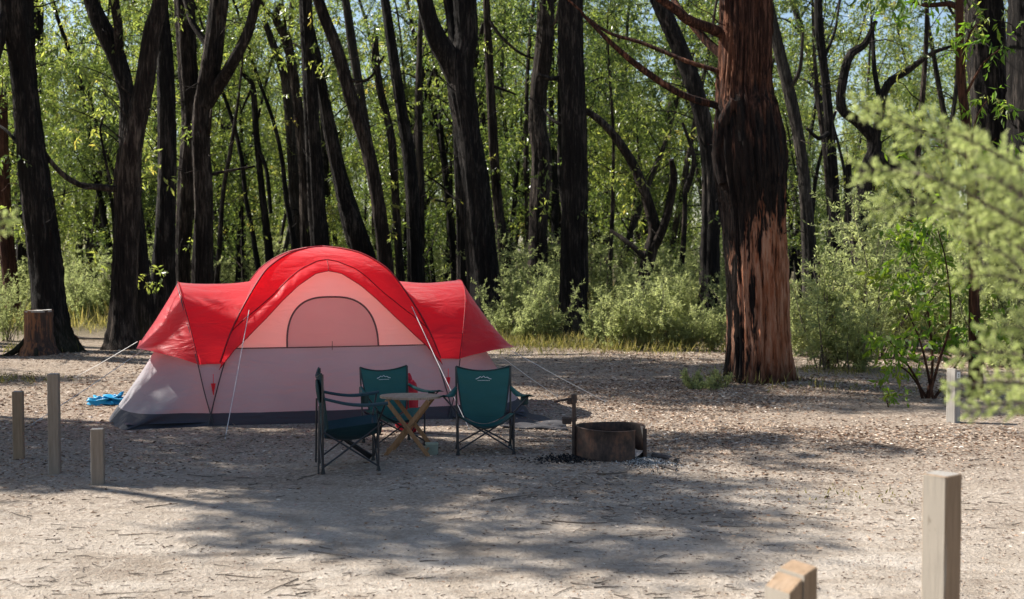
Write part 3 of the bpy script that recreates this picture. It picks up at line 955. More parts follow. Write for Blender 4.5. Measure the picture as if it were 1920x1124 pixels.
# ------------------------------------------------------------------ scrub
def make_feather(seed, H, Rw, n_stem, leafn, leaf, mat, label, group):
    rg = np.random.default_rng(seed)
    root = thing('feathery_shrub', label, 'shrub', (0, 0, 0), 0, group)
    sb, fb = MB(), MB()
    for i in range(n_stem):
        az = i * 2.4 + rg.uniform(-0.4, 0.4)
        out = Rw / H * rg.uniform(0.05, 1.15)
        L = H * rg.uniform(0.4, 1.25)
        lp = limb_path(rg, (rg.normal(0, 0.12), rg.normal(0, 0.12), -0.05), (math.cos(az) * out, math.sin(az) * out, 1), L, 8, 0.1, 0.15)
        sb.tube(lp, np.linspace(0.016, 0.004, 9), 5, False)
        tint = np.clip(rg.normal(0.5, 0.15), 0.1, 0.9)
        for j in range(2, 9):
            for k in range(3):
                d = rg.normal(0, 1, 3) * 0.8 + np.array([math.cos(az) * 0.7, math.sin(az) * 0.7, 0.55])
                tl = H * rg.uniform(0.12, 0.28)
                tw = limb_path(rg, lp[j] if j < 8 else lp[8], d, tl, 4, 0.15, 0.1)
                n = leafn
                t = rg.uniform(0.1, 1.05, n) * 3.99
                t = np.clip(t, 0, 3.99)
                i0 = t.astype(int)
                P = tw[i0] * (1 - (t - i0))[:, None] + tw[i0 + 1] * (t - i0)[:, None]
                ax = (tw[i0 + 1] - tw[i0])
                ax /= np.linalg.norm(ax, axis=1)[:, None]
                A = ax * 0.7 + rg.normal(0, 0.75, (n, 3))
                l_ = leaf * rg.uniform(0.6, 1.3, n)
                fb.leaves(P, A, l_, l_ * 0.14, np.clip(tint + rg.normal(0, 0.14, n), 0, 1))
    sb.build('stems', M['twig'], root)
    fb.build('foliage', mat, root, False, tint=True)
    return root


SGL = 'grey-green feathery shrub in the thicket along the forest edge'
SG = 'feathery shrubs along the forest edge'
sh = [make_feather(600 + i, (1.7, 1.35, 2.2)[i], (0.9, 1.0, 0.8)[i], (17, 15, 15)[i], 24, 0.085, M['feather'], SGL, SG) for i in range(3)]
first = [True, True, True]


def shrub(px, py, sc, label=None, group=SG, k=None):
    p = gnd(px, py)
    if label is None:
        sc = sc * rng.uniform(0.55, 0.95)
    k = int(rng.integers(0, 3)) if k is None else k
    z = g1(p[0], p[1])
    if first[k]:
        first[k] = False
        o = sh[k]
        o.location = (p[0], p[1], z)
        o.rotation_euler = (0, 0, rng.uniform(0, 6.28))
        o.scale = (sc, sc, sc)
        if label:
            o['label'] = label
    else:
        o = copy_tree(sh[k], (p[0], p[1], z), rng.uniform(0, 6.28), sc, label)
    if label and group != SG:
        o['group'] = group if group else ''
        if not group:
            del o['group']
    return o


for (px, py, sc) in ((945, 640, .8), (985, 648, .85), (1020, 646, 1.0), (1120, 652, .9), (1160, 655, .9), (1205, 655, 1.0), (1250, 656, 1.0), (1295, 657, 1.0),
                     (1335, 658, .95), (960, 622, 1.1), (1010, 618, 1.2), (1135, 625, 1.2), (1190, 628, 1.2), (1240, 625, 1.15), (1290, 628, 1.2), (1340, 630, 1.1), (1375, 640, 1.0),
                     (980, 600, 1.4), (1040, 600, 1.3), (1110, 600, 1.3), (1170, 598, 1.3), (1230, 600, 1.4), (1290, 598, 1.3), (1350, 600, 1.4), (1410, 612, 1.4), (1490, 640, 1.2)):
    shrub(px, py, sc)
for (px, py, sc, k, lb) in ((1560, 690, 1.12, 0, 'broad pale feathery shrub directly right of the big red-brown tree'),
                            (1655, 672, 1.25, 2, 'tall feathery shrub behind the broad pale one on the right'),
                            (1515, 668, .9, 1, 'low feathery shrub tucked behind the foot of the big red-brown tree'),
                            (1610, 695, .75, 1, 'small feathery shrub in front of the tall one on the right'),
                            (1700, 655, 1.3, 2, 'dense feathery shrub behind the broad leaved sapling'),
                            (1780, 660, 1.3, 0, 'shaded feathery shrub behind the wooden post on the right'),
                            (1880, 690, 1.2, 0, 'shaded feathery shrub at the right edge beneath the black trunks')):
    shrub(px, py, sc, lb, None, k)
for (px, py, sc) in ((165, 606, .9), (135, 600, .8), (195, 598, 1.0), (15, 640, .6), (330, 600, 1.0)):
    shrub(px, py, sc, 'yellowish shrub on the grassy clearing left of the tent', 'shrubs of the left clearing')
for i in range(60):
    y = rng.uniform(40, 80)
    x = rng.uniform(-1, 1) * 0.44 * y
    k = int(rng.integers(0, 3))
    copy_tree(sh[k], (x, y, g1(x, y)), rng.uniform(0, 6.28), rng.uniform(0.7, 1.3), 'dim feathery shrub on the forest floor behind the first trunks', 'shrubs deeper in the forest')

# prostrate tuft at the big tree's left foot
pt = make_feather(650, 0.3, 0.9, 22, 12, 0.05, M['feather'], 'low grey-green cushion plant at the left foot of the big red-brown tree', None)
p = gnd(1318, 733)
pt.location = (p[0], p[1], g1(p[0], p[1]))
pt['category'] = 'plant'
pt.name = 'cushion_plant'

# grass
gr = MB()
n = 34000
gy = 29 + 46 * rng.uniform(0, 1, n) ** 1.7
gx = rng.uniform(-1, 1, n) * 0.44 * gy
pat = np.sin(gx * 0.9 + 1.0) * np.sin(gy * 0.7 + gx * 0.3) + rng.normal(0, 0.5, n)
ppx = W_ / 2 + gx / gy * F_
edge = np.where(ppx < 230, 31.5, np.where(ppx < 900, 29, 27.5))
keep = (pat > -0.3) & (gy > edge + rng.uniform(0, 2.5, n))
gx, gy = gx[keep], gy[keep]
hh = rng.uniform(0.25, 0.8, len(gx)) * np.clip((gy - 27) / 8, 0.35, 1)
A = np.stack([rng.normal(0, 0.3, len(gx)), rng.normal(0, 0.3, len(gx)), np.ones(len(gx))], -1)
gr.leaves(np.stack([gx, gy, gz(gx, gy) - 0.02], -1), A, hh, 0.012 + 0.008 * rng.uniform(0, 1, len(gx)), np.clip(0.6 + 0.25 * np.sin(gx * 0.5) + rng.normal(0, 0.2, len(gx)), 0, 1), 0.2)
for (px, py, cnt, hmax, rad) in ((1388, 728, 90, 0.32, 0.35), (1480, 735, 40, 0.2, 0.4), (1590, 930, 60, 0.07, 0.3), (1565, 735, 60, .2, .5), (20, 715, 140, .2, .5), (20, 660, 120, .35, .6), (1170, 655, 900, .38, 1.6), (1060, 652, 500, .4, 1.0), (1290, 657, 500, .35, 1.0), (960, 650, 700, .45, 0.9), (160, 615, 700, .45, 1.6), (1600, 700, 300, .25, 1.0)):
    c = gnd(px, py)
    x = c[0] + rng.normal(0, rad, cnt)
    y = c[1] + rng.normal(0, rad * 0.7, cnt)
    A = np.stack([rng.normal(0, 0.45, cnt), rng.normal(0, 0.45, cnt), np.ones(cnt)], -1)
    gr.leaves(np.stack([x, y, gz(x, y) - 0.01], -1), A, rng.uniform(0.4, 1, cnt) * hmax, 0.007, np.clip(rng.normal(0.5, 0.25, cnt), 0, 1), 0.25)
tag(gr.build('grass', M['grass'], None, False, tint=True), 'dry yellow-green grass on the forest floor', 'grass', None, 'stuff')

# leaf litter
lt = MB()


def scatter_litter(n, x0, x1, y0, y1, l0, l1, lift=0.012, t0=0.55):
    y = rng.uniform(y0, y1, n)
    x = rng.uniform(x0, x1, n)
    patch = np.sin(x * 0.8 + 0.5 * np.sin(y * 1.3)) + np.sin(y * 1.1 + 0.7 * np.sin(x * 0.9)) + rng.normal(0, 0.9, n)
    k = (patch > -0.3) & (np.abs(x) < 0.45 * y + 0.5)
    k &= rng.uniform(0, 1, n) < np.clip(np.minimum(np.minimum(x - x0, x1 - x) / 2.2, np.minimum(y - y0, y1 - y) / 1.5), 0, 1)
    k &= ((x - RING[0]) ** 2 + (y - RING[1]) ** 2) > 0.16
    x, y = x[k], y[k]
    m = len(x)
    a = rng.uniform(0, 6.28, m)
    A = np.stack([np.cos(a), np.sin(a), rng.normal(0.02, 0.12, m)], -1)
    L = rng.uniform(l0, l1, m)
    lt.leaves(np.stack([x, y, gz(x, y) + rng.uniform(0.002, lift, m)], -1), A, L, L * rng.uniform(0.07, 0.17, m), np.clip(rng.normal(t0 - 0.04, 0.3, m), 0, 1), 0.16)


scatter_litter(70000, -0.5, 9, 12.6, 20.2, 0.025, 0.07, 0.02, 0.5)
scatter_litter(60000, -8, 8, 8.6, 15.5, 0.015, 0.055, 0.01, 0.4)
scatter_litter(14000, -4.5, 4.5, 6.5, 10, 0.008, 0.035, 0.006, 0.3)
scatter_litter(34000, -12, 0, 14, 30, 0.04, 0.09, 0.02, 0.45)
scatter_litter(30000, 0, 12, 18, 30, 0.04, 0.09, 0.02, 0.45)
tag(lt.build('leaf_litter', M['litter'], None, False, tint=True), 'brown and pale fallen gum leaves scattered over the sand', 'leaf litter', None, 'stuff')

tw = MB()
for i in range(4600):
    y = 6.5 + 22 * rng.uniform() ** 1.3
    x = rng.uniform(-0.43, 0.43) * y
    if math.sin(x * 1.7 + math.sin(y * 2.1)) + math.sin(y * 1.9 + 1.3 * math.sin(x * 0.8)) + rng.normal(0, 0.55) < 0.25 and y < 20:
        continue
    a = rng.normal(0, 0.9)
    L = rng.uniform(0.03, 0.13) if rng.uniform() < 0.93 else rng.uniform(0.15, 0.45)
    q = [[x + (t - 0.5) * L * math.cos(a) + rng.normal(0, L * 0.04), y + (t - 0.5) * L * math.sin(a) + rng.normal(0, L * 0.04)] for t in (0, 0.35, 0.7, 1)]
    q = np.array([[u, v, g1(u, v) + 0.006] for u, v in q])
    tw.tube(q, np.linspace(1, 0.5, 4) * rng.uniform(0.0015, 0.004) * (1 + L), 4, False)
tag(tw.build('fallen_twigs', M['twig'], None), 'small dark twigs strewn over the sandy ground', 'twigs', None, 'stuff')


# ------------------------------------------------------------------ tent
TENT_A = math.radians(14.6)
HT = 2.1
_prof = np.array([(1, 0), (.94, .36), (.871, .71), (.78, 1.07), (.66, 1.41), (.512, 1.75), (.40, 1.90), (.27, 2.01), (.13, 2.075), (0, 2.1)])
_pp = smooth_path(np.c_[_prof, np.zeros(len(_prof))], 0.02)[:, :2]
HX, HY = 1.48, 1.22


def c_of_z(z):
    return np.interp(z, _pp[:, 1], _pp[:, 0])


def z_of_c(c):
    return np.interp(-np.asarray(c), -_pp[:, 0], _pp[:, 1])


def arch_pts(side, v):
    """wing arch; v from -1 (front foot) to 1 (back foot)"""
    k = np.array([(-1.0, 1.42, -1.22, 0.0), (-.80, 1.52, -1.17, .38), (-.62, 1.60, -1.06, .75), (-.45, 1.69, -.88, 1.13), (-.28, 1.775, -.6, 1.45), (-.14, 1.815, -.3, 1.60), (0, 1.83, 0, 1.645)])
    k = np.vstack([k, np.c_[-k[-2::-1, 0], k[-2::-1, 1], -k[-2::-1, 2], k[-2::-1, 3]]])
    kk = smooth_path(k[:, [1, 2, 3, 0]], 0.03)
    o = np.argsort(kk[:, 3])
    kk = kk[o]
    return np.stack([side * np.interp(v, kk[:, 3], kk[:, 0]), np.interp(v, kk[:, 3], kk[:, 1]), np.interp(v, kk[:, 3], kk[:, 2])], -1)


def pole_pts(side, z, front=-1):
    c = c_of_z(z)
    return np.stack([side * HX * c, front * HY * c, z + 0 * c], -1)


def wr(P, amp, f=6.0, ph=0.0):
    """small folds of slack cloth"""
    P = P.copy()
    amp = amp * 1.05
    for fx, fz, w in ((17, 9, 0.4), (9, 23, 0.35), (31, 13, 0.2)):
        e = np.sin(P[..., 0] * fx + 1.7 * np.sin(P[..., 2] * 3 + ph) + P[..., 1] * 4) * np.sin(P[..., 2] * fz + 1.3 * np.sin(P[..., 0] * 2.3 + ph))
        P[..., 1] -= amp * w * e * np.clip(np.sin(P[..., 0] * 2.7 + P[..., 2] * 3.9 + ph) + 0.4, 0, 1)
    q = np.sin(P[..., 0] * f + 2.1 * P[..., 2] * f * 0.5 + ph) * np.sin(P[..., 2] * f * 1.4 - P[..., 0] * f * 0.6 + 1.3 * ph)
    P[..., 1] -= amp * q
    P[..., 2] += 0.5 * amp * q
    return P


def build_tent():
    cx, cyy = -2.48, 16.45
    root = thing('dome_tent', 'large red and grey dome tent with two drooping wings and an arched window', 'tent', (cx, cyy, g1(cx, cyy) - 0.01), TENT_A)
    grey = mat_fabric('grey_tent_cloth', (0.39, 0.38, 0.4), (0.46, 0.4, 0.4), 0.42, 0.6, (0.15, (0.07, 0.072, 0.088)), 0.35)
    pale = mat_fabric('pale_tent_cloth', (0.85, 0.8, 0.77), (1.0, 0.88, 0.82), 0.85, 0.6, None, 0.25)
    red = mat_fabric('red_fly_cloth', (0.75, 0.014, 0.03), (1.0, 0.04, 0.055), 0.62, 0.46, None, 0.55, 0.6, 1.0)
    redd = mat_fabric('red_seam_tape', (0.28, 0.01, 0.018), (0.2, 0.01, 0.01), 0.2, 0.5, None, 0.2)
    mesh = mat_fabric('grey_window_mesh', (0.5, 0.41, 0.4), (0.85, 0.6, 0.55), 0.6, 0.8, None, 0.1)
    tape = mat_plain('brown_tape', (0.12, 0.06, 0.055), 0.8)
    pole = mat_plain('dark_pole', (0.02, 0.02, 0.025), 0.4)
    cord = mat_plain('white_cord', (0.62, 0.6, 0.58), 0.8, 0, 0.1)
    pegm = mat_plain('steel_peg', (0.3, 0.3, 0.3), 0.4, 0.8)
    # lower walls: centre front/back, and the wing ends down to the ground
    lo = MB()
    zs = np.concatenate([[-0.05], np.linspace(0, 0.16, 5), np.linspace(0.2, 0.9, 14)])
    ss = np.linspace(-1, 1, 41)
    Z, S_ = np.meshgrid(zs, ss, indexing='ij')
    C_ = c_of_z(Z)

    def front_y(c, s):
        return -HY * c * (1 + 0.045 * (1 - s ** 2))
    for sg in (1, -1):
        P = np.stack([HX * C_ * S_, sg * front_y(C_, S_), Z], -1)
        lo.grid(wr(P, 0.006, 5, 1.0))
    vv = np.linspace(-1, 1, 61)
    tt = np.linspace(0, 1, 24)
    for side in (-1, 1):
        Wv = arch_pts(side, vv)
        by = np.sign(vv) * np.minimum(1, np.abs(vv) * 1.42) * 1.22
        bx = side * (2.5 + 0.2 * (1 - (by / 1.22) ** 2))
        Bv = np.stack([bx, by, 0 * vv - 0.05], -1)
        P = Wv[None] * (1 - tt)[:, None, None] + Bv[None] * tt[:, None, None]
        bul = np.sin(np.pi * tt ** 0.8)[:, None] * 0.14
        P[..., 0] -= side * bul * (0.35 + 0.65 * (1 - np.abs(vv) ** 2))[None]
        P[..., 1] *= 1 - 0.10 * np.sin(np.pi * tt ** 0.8)[:, None] * (np.abs(vv) < 0.97)[None]
        # folds fanning out of the ground corners
        fan = np.sin(vv * 34)[None] * (tt ** 2)[:, None] * np.sin(np.pi * np.clip(tt * 1.0, 0, 1))[:, None]
        P[..., 1] += 0.03 * fan
        P[..., 0] += side * 0.02 * fan
        lo.grid(P)
        # panel between centre pole and wing arch foot
        zz = np.linspace(0, 0.75, 12)
        for fr in (-1, 1):
            A = pole_pts(side, zz, fr)
            vz = np.interp(zz, arch_pts(side, np.linspace(-1, 0, 80))[:, 2], np.linspace(-1, 0, 80))
            Bq = arch_pts(side, vz)
            Bq[:, 1] *= -fr if fr > 0 else 1
            k = np.linspace(0, 1, 6)
            lo.grid(A[:, None] * (1 - k)[None, :, None] + Bq[:, None] * k[None, :, None])
    # floor inside
    cr = [(-2.46, -1.18), (-1.42, -1.2), (1.42, -1.2), (2.46, -1.18), (2.6, 0), (2.46, 1.18), (-2.46, 1.18), (-2.6, 0)]
    flr = MB()
    flr.add(np.array([(x * 0.99, y * 0.985, 0.035) for x, y in cr]), [list(range(8))])
    flr.build('floor', mat_plain('slate_floor', (0.06, 0.062, 0.085), 0.8), root, False)
    lo.build('lower_wall', grey, root)
    # upper wall of the centre
    up_ = MB()
    zs = np.linspace(0.902, HT, 26)
    Z, S_ = np.meshgrid(zs, ss, indexing='ij')
    C_ = c_of_z(Z)
    for sg in (1, -1):
        up_.grid(np.stack([HX * C_ * S_, sg * front_y(C_, S_), Z], -1))
    up_.build('upper_wall', pale, root)
    sm = MB()
    xs = np.linspace(-1, 1, 41)
    c9 = c_of_z(np.full(41, 0.9))
    q = np.stack([HX * c9 * xs, front_y(c9, xs) - 0.006, np.full(41, 0.9)], -1)
    sm.tube(q, 0.007, 6)
    sm.tube(np.array([[0.0, q[20, 1] - 0.01, 0.97], [0.0, q[20, 1] - 0.012, 0.86]]), 0.004, 5)
    sm.build('wall_seam', tape, root)
    # window
    wm, wp = MB(), MB()
    hw, wh = 0.56, 0.60
    n = 30
    tt2 = np.linspace(0, np.pi, n)
    ox = -hw * np.sign(np.cos(tt2)) * np.abs(np.cos(tt2)) ** 0.72
    oz = wh * np.abs(np.sin(tt2)) ** 0.82

    def wall_pt(x, z, off):
        c = c_of_z(z)
        s = x / (HX * np.maximum(c, 0.05))
        return np.stack([x, front_y(c, s) - off, z], -1)
    k = np.linspace(0, 1, 12)
    X = ox[:, None] * np.ones(12)[None]
    Zw = 0.905 + oz[:, None] * k[None]
    wm.grid(wall_pt(X + 0.013, Zw, 0.014))
    ring = wall_pt(np.r_[ox, -ox[::-1][0], ox[0]] + 0.013, np.r_[0.905 + oz, 0.905, 0.905], 0.018)
    wp.tube(smooth_path(ring[:n], 0.03), 0.011, 6)
    win = wm.build('window', mesh, root)
    wp.build('window_piping', tape, win)
    # rain fly
    fly, seam = MB(), MB()
    cs_ = np.linspace(0, 1, 22)
    ss = np.linspace(-1, 1, 49)

    def c_edge(s):
        return np.interp(np.abs(s), [0, .2, .44, .58, .716, .84, .92, 1], [.475, .495, .57, .64, .73, .80, .835, .885])
    off = 0.05
    for sg in (1, -1):
        ce = c_edge(ss)
        cseam = np.maximum(ce - 0.105, 0.02)
        C_ = cs_[:, None] * cseam[None]
        S_ = np.broadcast_to(ss[None], C_.shape)
        Pd = np.stack([(HX * C_ + off * np.minimum(1, C_ * 4)) * S_, sg * (front_y(C_, S_) - off * np.minimum(1, C_ * 4) * (1.0)), z_of_c(C_) + off * 0.7], -1)
        Pd = wr(Pd, 0.008, 7, 0.4)
        fly.grid(Pd)
        # brim below the seam hangs nearly upright
        kk = np.linspace(0, 1, 8)
        zt = Pd[-1, :, 2]
        ze = z_of_c(ce) + off * 0.3
        bx = (HX * ce + off) * ss
        byy = sg * (front_y(ce, ss) - off - 0.05)
        E = np.stack([bx, byy, ze], -1)
        Pb = Pd[-1][None] * (1 - kk)[:, None, None] + E[None] * kk[:, None, None]
        Pb[..., 1] -= sg * 0.035 * np.sin(np.pi * kk)[:, None]
        rip = np.sin(ss * 46 + 1.0)[None] * np.exp(-((np.abs(ss) - 0.62) / 0.2) ** 2)[None]
        Pb[..., 1] += 0.012 * rip * np.sin(np.pi * kk * 0.9 + 0.15)[:, None]
        fly.grid(Pb)
        if sg == 1:
            seam.tube(Pd[-1] + np.array([0, -0.004, 0.003]), 0.006, 5)
            seam.tube(E, 0.005, 5)
            seam.tube(np.array([Pd[-1, 24] + [0, -.01, 0], Pb[4, 24] + [0, -.012, 0], E[24]]), 0.004, 4)
    # side gores of the centre dome
    for side in (-1, 1):
        cc = np.linspace(0, 0.80, 24)
        s2 = np.linspace(-1, 1, 25)
        Cg, Sg = np.meshgrid(cc, s2, indexing='ij')
        o2 = off * np.minimum(1, Cg * 4)
        P = np.stack([side * (HX * Cg * (1 + 0.05 * (1 - Sg ** 2)) + o2), (HY * Cg + o2) * Sg, z_of_c(Cg) + off * 0.7], -1)
        fly.grid(wr(P, 0.008, 7, 2.0))
        # wing vault
        v = np.linspace(-1, 1, 57)
        vm = v * 0.64                                     # hem at about z = .7 on the arch
        Wv = arch_pts(side, vm)
        nv = Wv - np.array([side * 1.5, 0, 0.3])
        nv[:, 0] = 0
        nv /= np.linalg.norm(nv, axis=1)[:, None]
        Wv = Wv + nv * 0.035
        zc = np.interp(np.abs(v), [0, .15, .3, .45, .62, .8, 1], [1.665, 1.65, 1.58, 1.42, 1.2, .97, .70])
        cz = c_of_z(zc)
        yk = np.interp(np.abs(v), [0, .15, .3, .45, .62, 1], [0, .3, .6, .93, 1.0, 1.0])
        Cv = np.stack([side * (HX * cz + 0.035), np.sign(v) * (HY * cz + 0.06) * yk, zc + 0.03], -1)
        k = np.linspace(0, 1, 26)
        P = Cv[None] * (1 - k)[:, None, None] + Wv[None] * k[:, None, None]
        sag = np.sin(np.pi * k)[:, None] * 0.035
        P[..., 2] -= sag * (1 - np.abs(v))[None]
        P[..., 1] += np.sign(v)[None] * -sag * 0.6 * (np.abs(v) > 0.2)[None]
        P = wr(P, 0.010, 6.5, 3.0 + side)
        fly.grid(P)
        seam.tube(Wv + nv * 0.006, 0.006, 5)
        # drooping end awning
        tip = np.stack([np.full(57, side * (2.33 if side < 0 else 2.46)), 0.70 * np.sign(v) * np.abs(v) ** 0.8, np.full(57, 0.90 if side < 0 else 0.83) - 0.02 * (1 - v ** 2)], -1)
        k = np.linspace(0, 1, 18)
        P = Wv[None] * (1 - k)[:, None, None] + tip[None] * k[:, None, None]
        P[..., 2] -= (np.sin(np.pi * k) * 0.03)[:, None]
        edge_in = np.sin(np.pi * k)[:, None] * np.clip((np.abs(v) - 0.8) / 0.2, 0, 1)[None] * 0.05
        P[..., 2] += edge_in
        fly.grid(wr(P, 0.008, 8, 1.0))
        # pole sleeve seams of the centre dome
        zz = np.linspace(0.70, HT, 60)
        for fr in (-1, 1):
            pp = pole_pts(side, zz, fr)
            o3 = np.minimum(1, c_of_z(zz) * 4)[:, None]
            pp = pp + o3 * np.array([side * 0.052, fr * 0.056, 0]) + np.array([0, 0, off * 0.7 + .006])
            seam.tube(pp, 0.010, 6)
    f = fly.build('rain_fly', red, root)
    seam.build('fly_seam', redd, f)
    # poles
    for side in (-1, 1):
        for fr in (-1, 1):
            pm_ = MB()
            zz = np.linspace(0, HT, 40)
            pp = pole_pts(side, zz, fr) + np.array([side * 0.012, fr * 0.03, 0.0])
            pm_.tube(pp, 0.0075, 6)
            pm_.build('tent_pole', pole, root)
        pm_ = MB()
        a = arch_pts(side, np.linspace(-1, 1, 70))
        a[:, 1] *= 1.015
        pm_.tube(a + np.array([side * 0.012, 0, 0.01]), 0.0075, 6)
        pm_.build('tent_pole', pole, root)
        # red tab and buckle where the fly clips on
        for q in (pole_pts(side, np.array([0.44]), -1)[0] + np.array([side * 0.06, -0.06, 0]),):
            tb = MB()
            tb.box(q + [0, 0, .1], (0.007, 0.005, 0.14), None, 0.001)
            tb.grid(np.array([[q + [-0.028, -.005, .06], q + [0.028, -.005, .06]], [q + [-0.004, -.005, -.08], q + [0.004, -.005, -.08]]]))
            tb.build('fly_tab', red, root)
    # guy lines, given in photo pixels and turned into tent space
    iv = Matrix.Rotation(-TENT_A, 4, 'Z') @ Matrix.Translation((-cx, -cyy, -root.location.z))

    def loc(p):
        return np.array(iv @ Vector(p))
    lines = [((467, 582), 15.30, (422, 823)), ((957, 657), 16.4, (1137, 757)), ((938, 668), 16.35, (1046, 748)), ((258, 641), 15.75, (140, 708)),
             ((772, 575), 15.85, (880, 806)), ((272, 654), 15.35, (60, 800))]
    for (a, D, b) in lines:
        g = MB()
        pa = at(a[0], a[1], D)
        pb = gnd(*b)
        pb[2] = g1(pb[0], pb[1]) + 0.01
        g.tube(np.array([loc(pa), loc((pa + pb) / 2 - [0, 0, .01]), loc(pb)]), 0.0045, 5)
        gl = g.build('guy_line', cord, root)
        k = MB()
        d = (pb - pa) / np.linalg.norm(pb - pa)
        k.tube(np.array([loc(pb - d * 0.02 + [0, 0, .035]), loc(pb + [d[0] * -.06, d[1] * -.06, -0.12])]), 0.006, 6)
        k.build('peg', pegm, gl)
    # door flap of dark groundsheet spread beyond the right end
    return root


build_tent()


# ------------------------------------------------------------------ folding chairs
def chair_mats():
    d = {}
    d['cloth'] = mat_fabric('green_canvas', (0.016, 0.1, 0.094), (0.03, 0.14, 0.13), 0.2, 0.55, None, 0.35)
    d['blue'] = mat_fabric('dark_blue_green_canvas', (0.009, 0.036, 0.046), (0.012, 0.045, 0.06), 0.1, 0.55, None, 0.35)
    d['hem'] = mat_plain('dark_hem', (0.008, 0.03, 0.03), 0.7)
    d['tube'] = mat_plain('black_enamelled_tube', (0.018, 0.018, 0.022), 0.35)
    d['foot'] = mat_plain('black_plastic', (0.01, 0.01, 0.01), 0.6)
    d['white'] = mat_plain('white_print', (0.75, 0.75, 0.72), 0.7, 0, 0.05)
    return d


CM = chair_mats()


